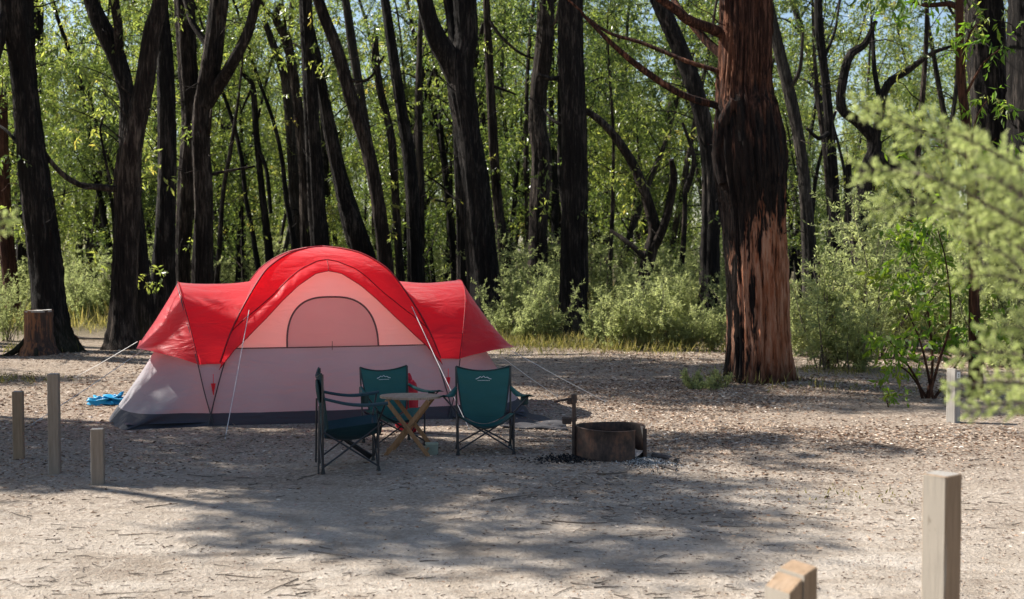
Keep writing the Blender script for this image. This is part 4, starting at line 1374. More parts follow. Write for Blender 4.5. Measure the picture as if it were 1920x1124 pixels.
def make_chair(label, loc, rz, sc, cloth, logo=True, pouch=False, lean=0.14):
    root = thing('camp_chair', label, 'chair', loc, rz, 'folding canvas camp chairs')
    root.scale = (sc * 1.1, sc, sc)
    hw = 0.265
    fy, by = -0.25, 0.22
    seat_f, seat_b = 0.43, 0.37
    top = [(s * 0.27, 0.33, 0.875) for s in (-1, 1)]
    # one sling for the seat
    u = np.linspace(-1, 1, 21)
    v = np.linspace(0, 1, 15)
    U, V = np.meshgrid(u, v)
    y = fy - 0.03 + (by - fy + 0.02) * V
    zedge = seat_f + (seat_b - seat_f) * V + 0.015
    sag = 0.145 * (1 - U ** 2) * (0.8 + 0.35 * np.sin(np.pi * np.clip(V * 0.9 + 0.12, 0, 1)))
    s_ = MB()
    s_.grid(np.stack([U * (hw + 0.005 - 0.02 * V), y - 0.012 * np.sin(U * 9) * (1 - V), zedge - sag], -1))
    seat = s_.build('seat', cloth, root)
    h = MB()
    h.tube(np.stack([u * (hw + .005), np.full(21, fy - 0.03), seat_f + 0.015 - 0.145 * (1 - u ** 2) * 1.03], -1), 0.009, 6)
    h.build('seat_hem', CM['hem'], seat)
    # back
    zb = np.linspace(0, 1, 19)
    U, V = np.meshgrid(u, zb)
    wdt = 0.20 + 0.068 * V ** 0.7 + 0.0 * U
    y = by - 0.03 + lean * V + 0.05 * (1 - U ** 2) * (1 - 0.3 * V)
    z = 0.27 + 0.615 * V + 0.10 * (U ** 2) * (1 - V) - 0.055 * (1 - U ** 2) * V ** 3
    b_ = MB()
    b_.grid(np.stack([U * wdt, y + 0.006 * np.sin(V * 17 + U * 4) * np.abs(U), z], -1))
    back = b_.build('backrest', cloth, root)
    h = MB()
    h.tube(np.stack([u * 0.268, by - 0.03 + lean + 0.05 * (1 - u ** 2) * 0.7, 0.885 - 0.055 * (1 - u ** 2)], -1), 0.008, 6)
    for sg in (-1, 1):
        h.tube(np.stack([sg * (0.20 + 0.068 * zb ** 0.7), by - 0.03 + lean * zb, 0.27 + 0.615 * zb + 0.10 * (1 - zb)], -1), 0.008, 6)
    h.build('back_hem', CM['hem'], back)
    if logo:
        # white print: a mountain outline with a line of small lettering under it
        lg = MB()

        def bk(x, zz):
            V = (zz - 0.27) / 0.615
            for _ in range(4):
                V = (zz - 0.27 - 0.10 * (x / .26) ** 2 * (1 - V) + 0.055 * (1 - (x / .26) ** 2) * V ** 3) / 0.615
            return np.array([x, by - 0.03 + 0.14 * V + 0.05 * (1 - (x / .26) ** 2) * (1 - 0.3 * V) - 0.009, zz])
        mt = [(-.075, .742), (-.05, .752), (-.03, .768), (-.014, .758), (.004, .774), (.02, .757), (.038, .762), (.06, .747), (.08, .743)]
        lg.tube(np.array([bk(*q) for q in mt]), 0.004, 4)
        for i in range(9):
            x0 = -.055 + i * .0135
            lg.tube(np.array([bk(x0, .727), bk(x0 + .009, .7275)]), 0.0036, 4)
        lg.build('logo', CM['white'], back)
    # frame

    def bar(name, a, b, r=0.0085, mat='tube', n=8):
        m = MB()
        m.tube(np.array([a, b], float), r, n)
        return m.build(name, CM[mat], root)
    for sg in (-1, 1):
        for (nm, a, b) in (('leg', (sg * hw, fy, 0.02), (sg * hw, fy, seat_f + 0.02)), ('leg', (sg * (hw - .005), by + .02, 0.02), (sg * 0.27, by - 0.04 + lean, 0.88))):
            o = bar(nm, a, b, 0.0095)
            f = MB()
            f.tube(np.array([[a[0], a[1], -0.003], [a[0], a[1], 0.018], [a[0], a[1], 0.05]]), [0.022, 0.019, 0.013], 10)
            f.build('foot', CM['foot'], o)
        bar('arm_post', (sg * hw, fy, seat_f + 0.02), (sg * 0.40, fy - 0.05, 0.625))
        bar('strut', (sg * hw, fy, 0.05), (sg * hw, by + .02, seat_b))
        bar('strut', (sg * hw, by + .02, 0.05), (sg * hw, fy, seat_f - .02))
        bar('strut', (-sg * hw, fy + sg * .008, 0.05), (sg * hw, fy + sg * .008, seat_f - 0.01))
        bar('strut', (-sg * hw, by + .02 + sg * .008, 0.05), (sg * hw, by + .02 + sg * .008, seat_b))
        # arm rest: padded cloth strip from the back post to the arm post
        a0, a1 = np.array([sg * 0.275, by - 0.03 + lean * 0.62, 0.665]), np.array([sg * 0.405, fy - 0.07, 0.635])
        k = np.linspace(0, 1, 12)
        c = a0[None] * (1 - k)[:, None] + a1[None] * k[:, None]
        c[:, 2] -= 0.035 * np.sin(np.pi * k)
        w = 0.02 + 0.038 * np.clip(k * 1.6, 0, 1)
        ar = MB()
        up4 = [(-1, 0.0), (0, 0.012), (1, 0.0), (0, -0.01)]
        ar.grid(np.stack([c + np.stack([q * w, 0 * w, np.full(12, e) - 0.012 * abs(q)], -1) for q, e in up4], 1), closed=True)
        ao = ar.build('armrest', cloth, root)
        if sg == 1:
            cu = MB()
            th_ = np.linspace(0, 2 * np.pi, 18, endpoint=False)
            cc = a0 * 0.25 + a1 * 0.75
            rr = [0.037, 0.038, 0.036, 0.034, 0.0]
            zz = [-0.02, -0.06, -0.10, -0.12, -0.122]
            cu.grid(np.stack([np.stack([cc[0] + r * np.cos(th_), cc[1] + r * np.sin(th_), np.full(18, cc[2] + q)], -1) for r, q in zip(rr, zz)], 0), closed=True)
            cu.build('cup_holder', CM['hem'], ao)
    if pouch:
        pm_ = MB()
        k = np.linspace(0, 1, 9)
        th_ = np.linspace(0, 2 * np.pi, 14, endpoint=False)
        r = 0.035 + 0.03 * np.sin(np.pi * k)
        pm_.grid(np.stack([np.stack([-0.16 + 0 * th_ + 1.2 * r_ * np.cos(th_), by + lean - 0.02 + 0.025 * q + 0.35 * r_ * np.sin(th_), np.full(14, 0.62 + 0.2 * q)], -1) for q, r_ in zip(k, r)], 0), closed=True)
        pm_.build('carry_bag', CM['hem'], root)
        st = MB()
        st.bar((hw + .018, by, 0.37), (hw + .018, fy + .02, 0.03), 0.045, 0.008, 0.002, (1, 0, 0))
        st.build('strap', CM['tube'], root)
        for sg in (-1, 1):
            bar('leg', (sg * (hw + .02), by + .06, 0.0), (sg * (hw + .01), by + .05, 0.6), 0.009)
    return root


def on_ground(px, py):
    p = gnd(px, py)
    return np.array([p[0], p[1], g1(p[0], p[1])])


p = on_ground(909, 848)
make_chair('empty green chair facing the camera between the wooden table and the fire ring', p, math.radians(4), 0.98, CM['cloth'])
p = on_ground(738, 832)
make_chair('empty green chair behind the wooden table angled to the right', p, math.radians(26), 0.93, CM['cloth'])
p = on_ground(653, 878)
make_chair('empty dark chair seen from its side left of the wooden table', p, math.radians(101), 1.06, CM['blue'], False, True, 0.06)


# ------------------------------------------------------------------ folding table
def build_table():
    p = on_ground(770, 852)
    root = thing('folding_table', 'small round wooden folding table with crossed legs amid the chairs', 'table', p, math.radians(-6))
    wood = mat_wood('table_wood', (0.24, 0.125, 0.06), (0.36, 0.205, 0.105))
    topm = mat_wood('table_top_wood', (0.3, 0.215, 0.15), (0.44, 0.33, 0.25))
    r, zt = 0.315, 0.60
    mb = MB()
    n = 8
    for i in range(n):
        x0, x1 = -r + 2 * r * i / n + 0.002, -r + 2 * r * (i + 1) / n - 0.002
        e = lambda x: math.sqrt(max(0.0, (r + .004) ** 2 - x * x))
        xs = np.linspace(x0, x1, 5)
        lo_ = [(x, -e(x)) for x in xs] + [(x, e(x)) for x in xs[::-1]]
        P = np.array([[(x, y * 0.72, z) for x, y in lo_] for z in (zt - 0.022, zt)])
        mb.grid(P, closed=True)
        mb.add(P[1], [list(range(10))])
        mb.add(P[0], [list(range(10))[::-1]])
    mb.build('tabletop', topm, root, False)
    for sy in (-1, 1):
        for k, sx in enumerate((-1, 1)):
            leg = MB()
            yy = sy * 0.19 + (0.014 if k else -0.014)
            leg.bar((-sx * 0.235, yy, -0.01), (sx * 0.215, yy, zt - 0.03), 0.042, 0.022, 0.003)
            leg.build('leg', wood, root, False)
    for (x, z) in ((-0.215, zt - 0.04), (0.215, zt - 0.04), (-0.2, 0.07), (0.2, 0.07), (0, 0.285)):
        c = MB()
        c.bar((x, -0.2, z), (x, 0.2, z), 0.024, 0.02, 0.003, (0, 0, 1)) if z != 0.285 else c.tube(np.array([[x, -.215, z], [x, .215, z]]), 0.011, 8)
        c.build('crossbar', wood, root, False)


build_table()


# box at the table's foot, red bundle behind the chairs
def lumpy(name, label, cat, loc, size, col, seed, amp=0.12, rough=0.6, top=None):
    rg = np.random.default_rng(seed)
    th_ = np.linspace(0, 2 * np.pi, 36, endpoint=False)
    ph = np.linspace(0.02, np.pi - 0.02, 22)
    T, Pn = np.meshgrid(th_, ph)
    R = np.ones_like(T)
    for k in range(9):
        m, n_ = rg.integers(1, 6), rg.integers(1, 6)
        R += amp / (1 + 0.3 * m) * np.sin(m * T + rg.uniform(0, 6)) * np.sin(n_ * Pn * 1.5 + rg.uniform(0, 6))
    e = 0.7
    X = R * np.sign(np.cos(T)) * np.abs(np.cos(T)) ** e * np.sin(Pn) ** 0.7
    Y = R * np.sign(np.sin(T)) * np.abs(np.sin(T)) ** e * np.sin(Pn) ** 0.7
    Z = R * np.sign(np.cos(Pn)) * np.abs(np.cos(Pn)) ** e
    Z = np.maximum(Z, -1)
    mb = MB()
    mb.grid(np.stack([X * size[0], Y * size[1], (Z + 1) * size[2]], -1), closed=True)
    m = mat_fabric(name + '_cloth', col, tuple(c * 0.6 for c in col), 0.12, rough, None, 0.6)
    o = mb.build(name, m)
    o.location = loc
    tag(o, label, cat)
    return o


def bottom_box():
    p = on_ground(806, 850)
    root = thing('small_box', 'small grey-green box standing against the foot of the wooden table', 'box', p, math.radians(12))
    m = mat_plain('grey_green_card', (0.2, 0.22, 0.17), 0.8, 0, 0.12)
    m2 = mat_plain('olive_lid', (0.3, 0.32, 0.24), 0.8, 0, 0.1)
    b = MB()
    b.box((0, -0.14, 0.055), (0.125, 0.075, 0.11), None, 0.004)
    b.build('box_body', m, root, False)
    b = MB()
    b.box((0, -0.14, 0.116), (0.131, 0.081, 0.02), None, 0.004)
    b.build('lid', m2, root, False)


bottom_box()
p = on_ground(763, 812)
lumpy('rolled_bag', 'red bag leaning on the tent wall behind the green chair at the table', 'bag', p, (0.13, 0.12, 0.33), (0.5, 0.012, 0.03), 3, 0.08)
p = on_ground(192, 757)
bb = lumpy('bag', 'crumpled bright blue bag lying at the left end of the tent', 'bag', p - np.array([0.02, 0, 0.01]), (0.16, 0.12, 0.055), (0.02, 0.3, 0.55), 9, 0.3, 0.35)
b2 = lumpy('bag_corner', None, None, (0.19, 0.06, 0.02), (0.12, 0.1, 0.055), (0.03, 0.33, 0.6), 14, 0.3, 0.35)
b2.parent = bb


# grey groundsheet spread beyond the right end of the tent
def groundsheet():
    q = [on_ground(*a) for a in ((938, 800), (1064, 803), (1056, 790), (978, 772))]
    n = 14
    k = np.linspace(0, 1, n)
    A = q[0][None] * (1 - k)[:, None] + q[1][None] * k[:, None]
    B = q[3][None] * (1 - k)[:, None] + q[2][None] * k[:, None]
    P = A[None] * (1 - k)[:, None, None] + B[None] * k[:, None, None]
    P[..., 2] = gz(P[..., 0], P[..., 1]) + 0.02 + 0.012 * np.sin(P[..., 0] * 14) * np.sin(P[..., 1] * 7 + 1)
    mb = MB()
    mb.grid(P)
    lo_ = P.copy()
    lo_[..., 2] -= 0.012
    edge = np.concatenate([P[0], P[1:, -1], P[-1, ::-1][1:], P[::-1, 0][1:-1]])
    e2 = edge - [0, 0, 0.015]
    mb.grid(np.stack([edge, e2]), closed=True)
    o = mb.build('groundsheet', mat_fabric('grey_groundsheet', (0.05, 0.047, 0.05), (0.02, 0.02, 0.02), 0.03, 0.7, None, 0.8), None)
    tag(o, 'flat dark grey groundsheet spread on the ground at the right end of the tent', 'groundsheet')


groundsheet()


# ------------------------------------------------------------------ fire ring
def rust(name, a, b, c):
    m, nt, bs = new_mat(name)
    v = coords(nt)
    n1 = noise(nt, v, 7, 6, 0.65)
    n2 = noise(nt, coords(nt, (1, 1, 0.3)), 40, 4, 0.6)
    f = math_n(nt, 'ADD', math_n(nt, 'MULTIPLY', n1, 0.7), math_n(nt, 'MULTIPLY', n2, 0.3))
    nt.links.new(ramp(nt, f, [(0.38, a), (0.52, b), (0.66, c)]), bs.inputs['Base Color'])
    bs.inputs['Roughness'].default_value = 0.75
    bs.inputs['Metallic'].default_value = 0.3
    bump(nt, bs, f, 0.3, 0.01)
    return m


def build_ring():
    x0, y0 = RING
    z0 = g1(x0, y0) - 0.03
    root = thing('fire_ring', 'rusty steel fire ring with a cut opening on its right side', 'fire ring', (x0, y0, z0))
    dk = rust('dark_rusted_steel', (0.025, 0.018, 0.015), (0.07, 0.045, 0.035), (0.16, 0.08, 0.05))
    pale = rust('sunlit_inner_steel', (0.16, 0.14, 0.125), (0.27, 0.24, 0.21), (0.2, 0.12, 0.09))  # paler steel: sunlight on the ring's inner face painted into the colour
    R, hgt, th_ = 0.345, 0.315, 0.006
    a0, a1 = math.radians(-22), math.radians(-50 + 0)      # opening between a1 and a0, seen at the right front
    ang = np.linspace(a0, a1 + 2 * math.pi, 90)
    prof = [(R, 0), (R, hgt * 0.5), (R, hgt - .012), (R + 0.006, hgt - 0.004), (R + 0.003, hgt + 0.003), (R - 0.006, hgt + 0.002), (R - th_, hgt - .01), (R - th_, 0)]
    P = np.array([[((r + 0.004 * math.sin(3 * a)) * math.cos(a), (r + 0.004 * math.sin(3 * a)) * math.sin(a), z + (0.006 * math.sin(2 * a + 1) if z > 0.1 else 0)) for a in ang] for r, z in prof])
    mb = MB()
    mb.grid(np.concatenate([P, P[:1]]))
    mb.build('ring_wall', dk, root)
    # end flanges at the opening and the bent plate, its sunlit look put into a pale colour
    fl = MB()
    e = np.array([math.cos(a0), math.sin(a0), 0])
    t = np.array([-math.sin(a0), math.cos(a0), 0])
    fl.bar(e * (R + 0.012) + [0, 0, 0], e * (R + 0.012) + [0, 0, hgt - 0.004], 0.036, 0.008, 0.002, t)
    fl.build('end_flange', dk, root, False)
    bp = MB()
    aa = np.linspace(a0 + 0.02, a0 + 0.75, 14)
    zz = np.linspace(0, 1, 8)
    G = np.array([[((R - 0.014) * math.cos(a), (R - 0.014) * math.sin(a), 0.02 + (hgt - 0.03) * (k if True else 0)) for a in a0 + 0.02 + (aa - a0 - 0.02) * (0.15 + 0.85 * k ** 0.7)] for k in zz])
    bp.grid(G)
    bp.build('inner_plate', pale, root)
    # ash bed
    ab = MB()
    rr = np.linspace(0, R - 0.012, 9)
    an = np.linspace(0, 2 * np.pi, 40, endpoint=False)
    ab.grid(np.array([[(r * math.cos(a), r * math.sin(a), 0.06 + 0.02 * math.sin(5 * a + 9 * r) * (r > 0)) for a in an] for r in rr]), closed=True)
    ab.build('ash_bed', mat_plain('grey_ash', (0.2, 0.19, 0.185), 1.0, 0, 0.6, 40, 0.8), root)

    # swivel post with its handle, grate arm
    p = np.array([x0 - R - 0.022, y0 - 0.03, 0])
    pr = thing('grate_post', 'rusty swivel post with a handle beside the steel fire ring', 'post', (p[0], p[1], g1(p[0], p[1]) - 0.02))
    m = MB()
    m.tube(np.array([[0, 0, -0.1], [0, 0, 0.3], [0, 0, 0.64]]), 0.02, 14)
    m.build('pole', dk, pr)
    m = MB()
    m.tube(np.array([[0, 0, 0.555], [0, 0, 0.638]]), 0.029, 14)
    m.tube(np.array([[0, 0, 0.37], [0, 0, 0.41]]), 0.029, 14)
    m.build('collar', dk, pr)
    m = MB()
    m.tube(np.array([[-0.02, 0, 0.595], [-0.1, -0.01, 0.585], [-0.2, -0.02, 0.57]]), [0.016, 0.013, 0.014], 10)
    m.box((-0.045, -0.004, 0.565), (0.05, 0.018, 0.05), None, 0.004)
    m.build('handle', dk, pr)
    m = MB()
    m.bar((-0.02, 0.02, 0.40), (-0.11, 0.06, 0.40), 0.05, 0.012, 0.002, (0, 0, 1))
    m.box((-0.07, 0.04, 0.37), (0.09, 0.1, 0.06), None, 0.004)
    m.build('grate_bracket', dk, pr, False)


build_ring()


def ash_and_wood():
    ash = MB()
    c = on_ground(1225, 876)
    n = 2200
    x = c[0] + rng.normal(0, 0.14, n)
    y = c[1] + rng.normal(0, 0.13, n)
    for lo_, hi, tt in ((0, 1300, 0.85), (1300, 2200, 0.1)):
        q = slice(lo_, hi)
        k = hi - lo_
        ash.leaves(np.stack([x[q], y[q], gz(x[q], y[q]) + 0.004], -1), np.stack([rng.normal(0, 1, k), rng.normal(0, 1, k), rng.normal(0.25, 0.25, k)], -1), rng.uniform(0.006, 0.022, k), rng.uniform(0.003, 0.009, k), np.clip(tt + rng.normal(0, 0.08, k), 0, 1), 0.3)
    # dark charcoal spill on the left
    c = on_ground(1075, 868)
    n = 900
    x = c[0] + rng.normal(0, 0.2, n)
    y = c[1] + rng.normal(-0.02, 0.12, n)
    ash.leaves(np.stack([x, y, gz(x, y) + 0.004], -1), np.stack([rng.normal(0, 1, n), rng.normal(0, 1, n), rng.normal(0.25, 0.25, n)], -1), rng.uniform(0.012, 0.045, n), rng.uniform(0.005, 0.014, n), np.clip(rng.normal(0.03, 0.1, n), 0, 1), 0.3)
    m = mat_leaf('ash_flake', [(0, (0.02, 0.02, 0.022)), (0.3, (0.05, 0.05, 0.05)), (0.7, (0.42, 0.4, 0.37)), (1, (0.6, 0.58, 0.55))], (0.4, 0.4, 0.4), 0.05, 0.9, 0.1)
    tag(ash.build('ash', m, None, False, tint=True), 'white ash and black charcoal spilled round the fire ring', 'ash', None, 'stuff')
    cm = mat_plain('charred_wood', (0.075, 0.06, 0.052), 0.9, 0, 0.6, 30, 0.6)
    for (pts, r, lb) in (([(1222, 866), (1248, 868), (1266, 873)], 0.022, 'charred log end lying in the white ash right of the fire ring'),
                         ([(1232, 880), (1250, 882), (1268, 886)], 0.014, 'thin burnt stick below the charred log at the fire ring')):
        m_ = MB()
        q = np.array([on_ground(*a) + [0, 0, r * 0.9] for a in pts])
        m_.tube(smooth_path(q, 0.03), r, 10, True, 0.1, 3)
        tag(m_.build('charred_log', cm, None), lb, 'log')
    # kindling in front of the ring
    for gi, (pts, r, lb) in enumerate((([(1072, 903), (1085, 897), (1098, 898), (1103, 905)], 0.007, 'pale crooked twig leftmost of the kindling in front of the fire ring'),
                      ([(1075, 908), (1092, 910), (1104, 902)], 0.006, 'pale bent twig crossing under the leftmost kindling twig'),
                      ([(1120, 893), (1150, 896), (1176, 890)], 0.009, 'long dark stick lying just in front of the fire ring'),
                      ([(1130, 900), (1146, 912), (1160, 909)], 0.007, 'pale forked twig in the middle of the kindling'),
                      ([(1150, 898), (1163, 906), (1177, 915)], 0.006, 'pale twig slanting down at the right end of the kindling'))):
        m_ = MB()
        q = np.array([on_ground(*a) + [0, 0, 0.012 + 0.02 * (i % 2)] for i, a in enumerate(pts)])
        m_.tube(smooth_path(q, 0.03), np.linspace(r, r * 0.5, len(smooth_path(q, 0.03))), 6, True, 0.05, 4)
        if gi in (0, 3):
            m_.tube(np.array([q[1], q[1] + [0.06, -0.05, 0.03], q[1] + [0.13, -0.06, 0.02]]), [r * .7, r * .5, r * .3], 5)
        tag(m_.build('twig', M['twig'] if gi == 2 else M['twig_pale'], None), lb, 'twig')


ash_and_wood()

# ------------------------------------------------------------------ posts
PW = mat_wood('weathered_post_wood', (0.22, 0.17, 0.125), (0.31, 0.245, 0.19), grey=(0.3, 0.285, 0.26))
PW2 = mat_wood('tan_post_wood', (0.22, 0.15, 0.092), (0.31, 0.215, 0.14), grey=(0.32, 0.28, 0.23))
PG = mat_wood('grey_post_wood', (0.28, 0.255, 0.225), (0.4, 0.37, 0.33))


def post(px, base_py, top_py, width, rz, label, mat, bev=0.006, slope=0.0, sawn=None, base=None):
    p = on_ground(px, base_py) if base is None else np.array(base)
    top = at(px, top_py, p[1])
    h = top[2] - p[2]
    root = thing('wooden_post', label, 'post', p, math.radians(rz))
    w = width / 2
    prof = [(-w + bev, -w), (w - bev, -w), (w, -w + bev), (w, w - bev), (w - bev, w), (-w + bev, w), (-w, w - bev), (-w, -w + bev)]
    zs = np.concatenate([np.linspace(-0.15, h - 0.012, 14), [h - 0.004, h]])
    rg = np.random.default_rng(int(px))
    P = []
    for i, z in enumerate(zs):
        k = 1 if i < len(zs) - 1 else (1 - bev / w)
        zz = [z + (slope * x if z > h * 0.9 else 0) for x, y in prof]
        P.append([(x * k + rg.normal(0, 0.0006), y * k + rg.normal(0, 0.0006), q) for (x, y), q in zip(prof, zz)])
    P = np.array(P)
    mb = MB()
    mb.grid(P, closed=True)
    mb.build('post_shaft', mat, root, False)
    t = MB()
    T = P[-1] + [0, 0, 0.0]
    t.add(T, [list(range(8))])
    t.build('sawn_top', sawn or PG, root, False)
    return root, h


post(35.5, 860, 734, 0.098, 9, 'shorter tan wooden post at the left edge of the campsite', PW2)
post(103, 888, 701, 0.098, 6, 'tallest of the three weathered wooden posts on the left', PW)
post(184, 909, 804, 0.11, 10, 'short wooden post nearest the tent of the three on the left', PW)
r_, h_ = post(1787, 791, 694, 0.125, 40, 'low grey wooden post with a small number plate under the shrub on the right', PG, 0.008, -0.35)
# number plate on its left front face
pl = MB()
pl.box((0 - 0.0, -0.0645, h_ - 0.06), (0.075, 0.004, 0.075), None, 0.001)
plo = pl.build('number_plate', mat_plain('white_plate', (0.7, 0.7, 0.68), 0.5, 0, 0.05), r_, False)
dg = MB()
for (cx_, cz_, sx_, sz_) in ((0.004, 0, 0.008, 0.036), (-0.006, 0.012, 0.012, 0.008), (0.002, -0.02, 0.026, 0.008)):
    dg.box((cx_, -0.0675, h_ - 0.06 + cz_), (sx_, 0.003, sz_))
dg.build('number', mat_plain('black_print', (0.02, 0.02, 0.02), 0.6), plo, False)
D1 = 5.25
b1 = at(1771, 562, D1)
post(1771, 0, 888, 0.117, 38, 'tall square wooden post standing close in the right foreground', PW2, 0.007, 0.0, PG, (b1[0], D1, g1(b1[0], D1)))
# split post cut off by the lower edge
D2 = 4.3
b2_ = at(1487, 562, D2)


def split_post():
    z0 = g1(b2_[0], D2)
    h = at(1487, 1072, D2)[2] - z0
    root = thing('wooden_post', 'wooden post with a split slanting top cut by the lower edge of the view', 'post', (b2_[0], D2, z0), math.radians(30))
    mb = MB()
    w = 0.062
    for (x0, x1, zt0, zt1, dy) in ((-w, -0.004, h - 0.055, h - 0.012, 0.0), (0.002, w, h + 0.0, h + 0.022, -0.002)):
        pr = [(x0, -w + dy), (x1, -w + dy), (x1, w), (x0, w)]
        zt = [zt0, zt1, zt1, zt0]
        P = np.array([[(x, y, -0.15) for x, y in pr], [(x, y, h * 0.5) for x, y in pr], [(x, y, q - 0.004) for (x, y), q in zip(pr, zt)],
                      [(x * 0.99 + 0.01 * (x0 + x1) / 2, y * 0.95, q) for (x, y), q in zip(pr, zt)]])
        mb.grid(P, closed=True)
        mb.add(P[-1], [[0, 1, 2, 3]])
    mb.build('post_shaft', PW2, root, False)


split_post()


# ------------------------------------------------------------------ stump and log
def stump():
    D = 25.3
    c = at(71, 562, D)
    z0 = g1(c[0], c[1])
    root = thing('tree_stump', 'orange-brown sawn stump at the foot of the black burnt trunk', 'stump', (c[0], D, z0))
    h = at(71, 582, D)[2] - z0
    m, nt, b = new_mat('orange_stump_wood')
    f = noise(nt, coords(nt, (1, 1, 0.08)), 22, 6, 0.65, 0.4)
    x = N(nt, 'ShaderNodeSeparateXYZ')
    nt.links.new(coords(nt), x.inputs[0])
    g = math_n(nt, 'ADD', f, math_n(nt, 'MULTIPLY', x.outputs[0], 0.28))
    nt.links.new(ramp(nt, g, [(0.3, (0.3, 0.13, 0.05)), (0.46, (0.2, 0.085, 0.04)), (0.56, (0.06, 0.035, 0.025)), (0.7, (0.03, 0.02, 0.017))]), b.inputs['Base Color'])
    b.inputs['Roughness'].default_value = 0.9
    bump(nt, b, f, 1.0, 0.03)
    mb = MB()
    zz = np.concatenate([np.linspace(-0.2, 0.5, 10), np.linspace(0.55, h, 8)])
    rad = 0.255 + 0.16 * np.exp(-np.maximum(zz, 0) / 0.18)
    pts = np.stack([0.0 * zz, 0 * zz, zz], -1)
    mb.tube(pts, rad, 40, False, 0.05, 12)
    mb.build('bark', m, root)
    t = MB()
    a = np.linspace(0, 2 * np.pi, 40, endpoint=False)
    rr = np.array([0, .08, .16, .22, .268])
    t.grid(np.array([[(r * math.cos(q), r * math.sin(q), h - 0.004 + 0.05 * r * math.cos(q) + 0.004 * math.sin(7 * q) * (r > .1)) for q in a] for r in rr]), closed=True)
    t.tube(np.array([[0, 0, h - 0.035], [0, 0, h - 0.012]]), 0.266, 40, False)
    t.build('sawn_top', mat_plain('grey_sawn_wood', (0.36, 0.34, 0.31), 0.9, 0, 0.25, 25, 0.3), root)
    rt = MB()
    for (dx, dy, r) in ((-0.5, -0.25, .075), (-0.38, .1, .06), (0.1, -0.4, .05)):
        rt.tube(smooth_path(np.array([[dx * .3, dy * .3, 0.34], [dx * .62, dy * .6, 0.16], [dx, dy, 0.02], [dx * 1.5, dy * 1.4, -0.08]]), 0.06), np.linspace(r * 1.2, r * .5, len(smooth_path(np.array([[dx * .3, dy * .3, 0.34], [dx * .62, dy * .6, 0.16], [dx, dy, 0.02], [dx * 1.5, dy * 1.4, -0.08]]), 0.06))), 10, True, .06, 3)
    rt.build('root', M['char'], root)
    lb = MB()
    p = on_ground(131, 648)
    lb.tube(np.array([[0, -0.18, 0.12], [0, 0.2, 0.12]]) * [1, 1, 1], 0.14, 18, True, 0.04, 6)
    o = lb.build('log', M['red'])
    o.location = p
    o.rotation_euler = (0, 0, 0.7)
    tag(o, 'short cut log lying right of the burnt trunk and the stump', 'log')
    # fallen branches in the clearing behind
    for i, (pts, r, lbl) in enumerate((([(120, 632), (160, 640), (208, 641)], 0.04, 'thin fallen branch on the track between the two left trunks'),
                                       ([(1500, 565), (1560, 560), (1640, 548)], 0.09, 'fallen branch lying in the scrub behind the feathery shrub'))):
        q = np.array([on_ground(*a) + [0, 0, r] for a in pts])
        m_ = MB()
        S = smooth_path(q, 0.2)
        m_.tube(S, np.linspace(r, r * 0.5, len(S)), 8, True, 0.05, i)
        tag(m_.build('fallen_branch', M['grey'], None), lbl, 'branch')


stump()


# ------------------------------------------------------------------ broad leaved sapling and seedling on the right
def broad_sapling():
    D = 17.2
    b = on_ground(1742, 748)
    D = b[1]
    root = thing('broad_leaved_sapling', 'bright green broad leaved sapling with several stems in front of the thicket on the right', 'sapling', b)
    tb, cb = MB(), MB()
    stems = [[(1745, 748), (1720, 715), (1692, 670), (1668, 640)], [(1742, 748), (1748, 690), (1742, 600), (1726, 520), (1700, 440)], [(1745, 748), (1760, 680), (1782, 600), (1775, 500), (1758, 430)],
             [(1738, 748), (1705, 700), (1672, 680)], [(1748, 748), (1790, 690), (1826, 630)], [(1744, 748), (1728, 650), (1700, 580)]]
    spots = [(1668, 636, 26), (1690, 655, 28), (1715, 645, 26), (1650, 652, 18), (1700, 480, 30), (1722, 430, 30), (1690, 440, 24), (1740, 480, 34), (1765, 440, 30), (1780, 500, 32), (1730, 540, 34), (1700, 550, 26),
             (1765, 560, 34), (1800, 540, 30), (1826, 620, 34), (1850, 600, 30), (1810, 650, 26), (1740, 620, 26), (1760, 400, 26), (1715, 590, 26), (1680, 700, 16), (1672, 510, 18)]
    for i, st in enumerate(stems):
        q = np.array([[*at(x, y, D + 0.15 * math.sin(i * 2.1) * k)] for k, (x, y) in enumerate(st)])
        q[0] = [b[0] + 0.03 * i - .08, b[1], b[2] - 0.05]
        S = smooth_path(q, 0.08)
        tb.tube(S, np.linspace(0.024, 0.007, len(S)), 7)
    for (x, y, r) in spots:
        e = at(x, y, D + rng.uniform(-0.35, 0.35))
        sprays(cb, [e], [r / pxm(D)], 49, 0.14, 0.2, 0.9, tint0=0.6)
    org = np.array(b)
    tb.build('stem', M['red'], root, True, org)
    cb.build('foliage', M['young'], root, False, org, tint=True)
    b = on_ground(1666, 762)
    r2 = thing('seedling', 'tiny bright green seedling on the leaf litter left of the broad leaved sapling', 'plant', b)
    cb, tb = MB(), MB()
    for i in range(6):
        q = np.array([[0, 0, -0.02], [rng.normal(0, .04), rng.normal(0, .03), 0.12], [rng.normal(0, .1), rng.normal(0, .06), 0.2]])
        tb.tube(q, [.005, .004, .003], 5)
        sprays(cb, [q[2]], [0.06], 14, 0.08, 0.2, 0.6, tint0=0.7)
    tb.build('stem', M['red'], r2)
    cb.build('foliage', M['young'], r2, False, tint=True)


broad_sapling()


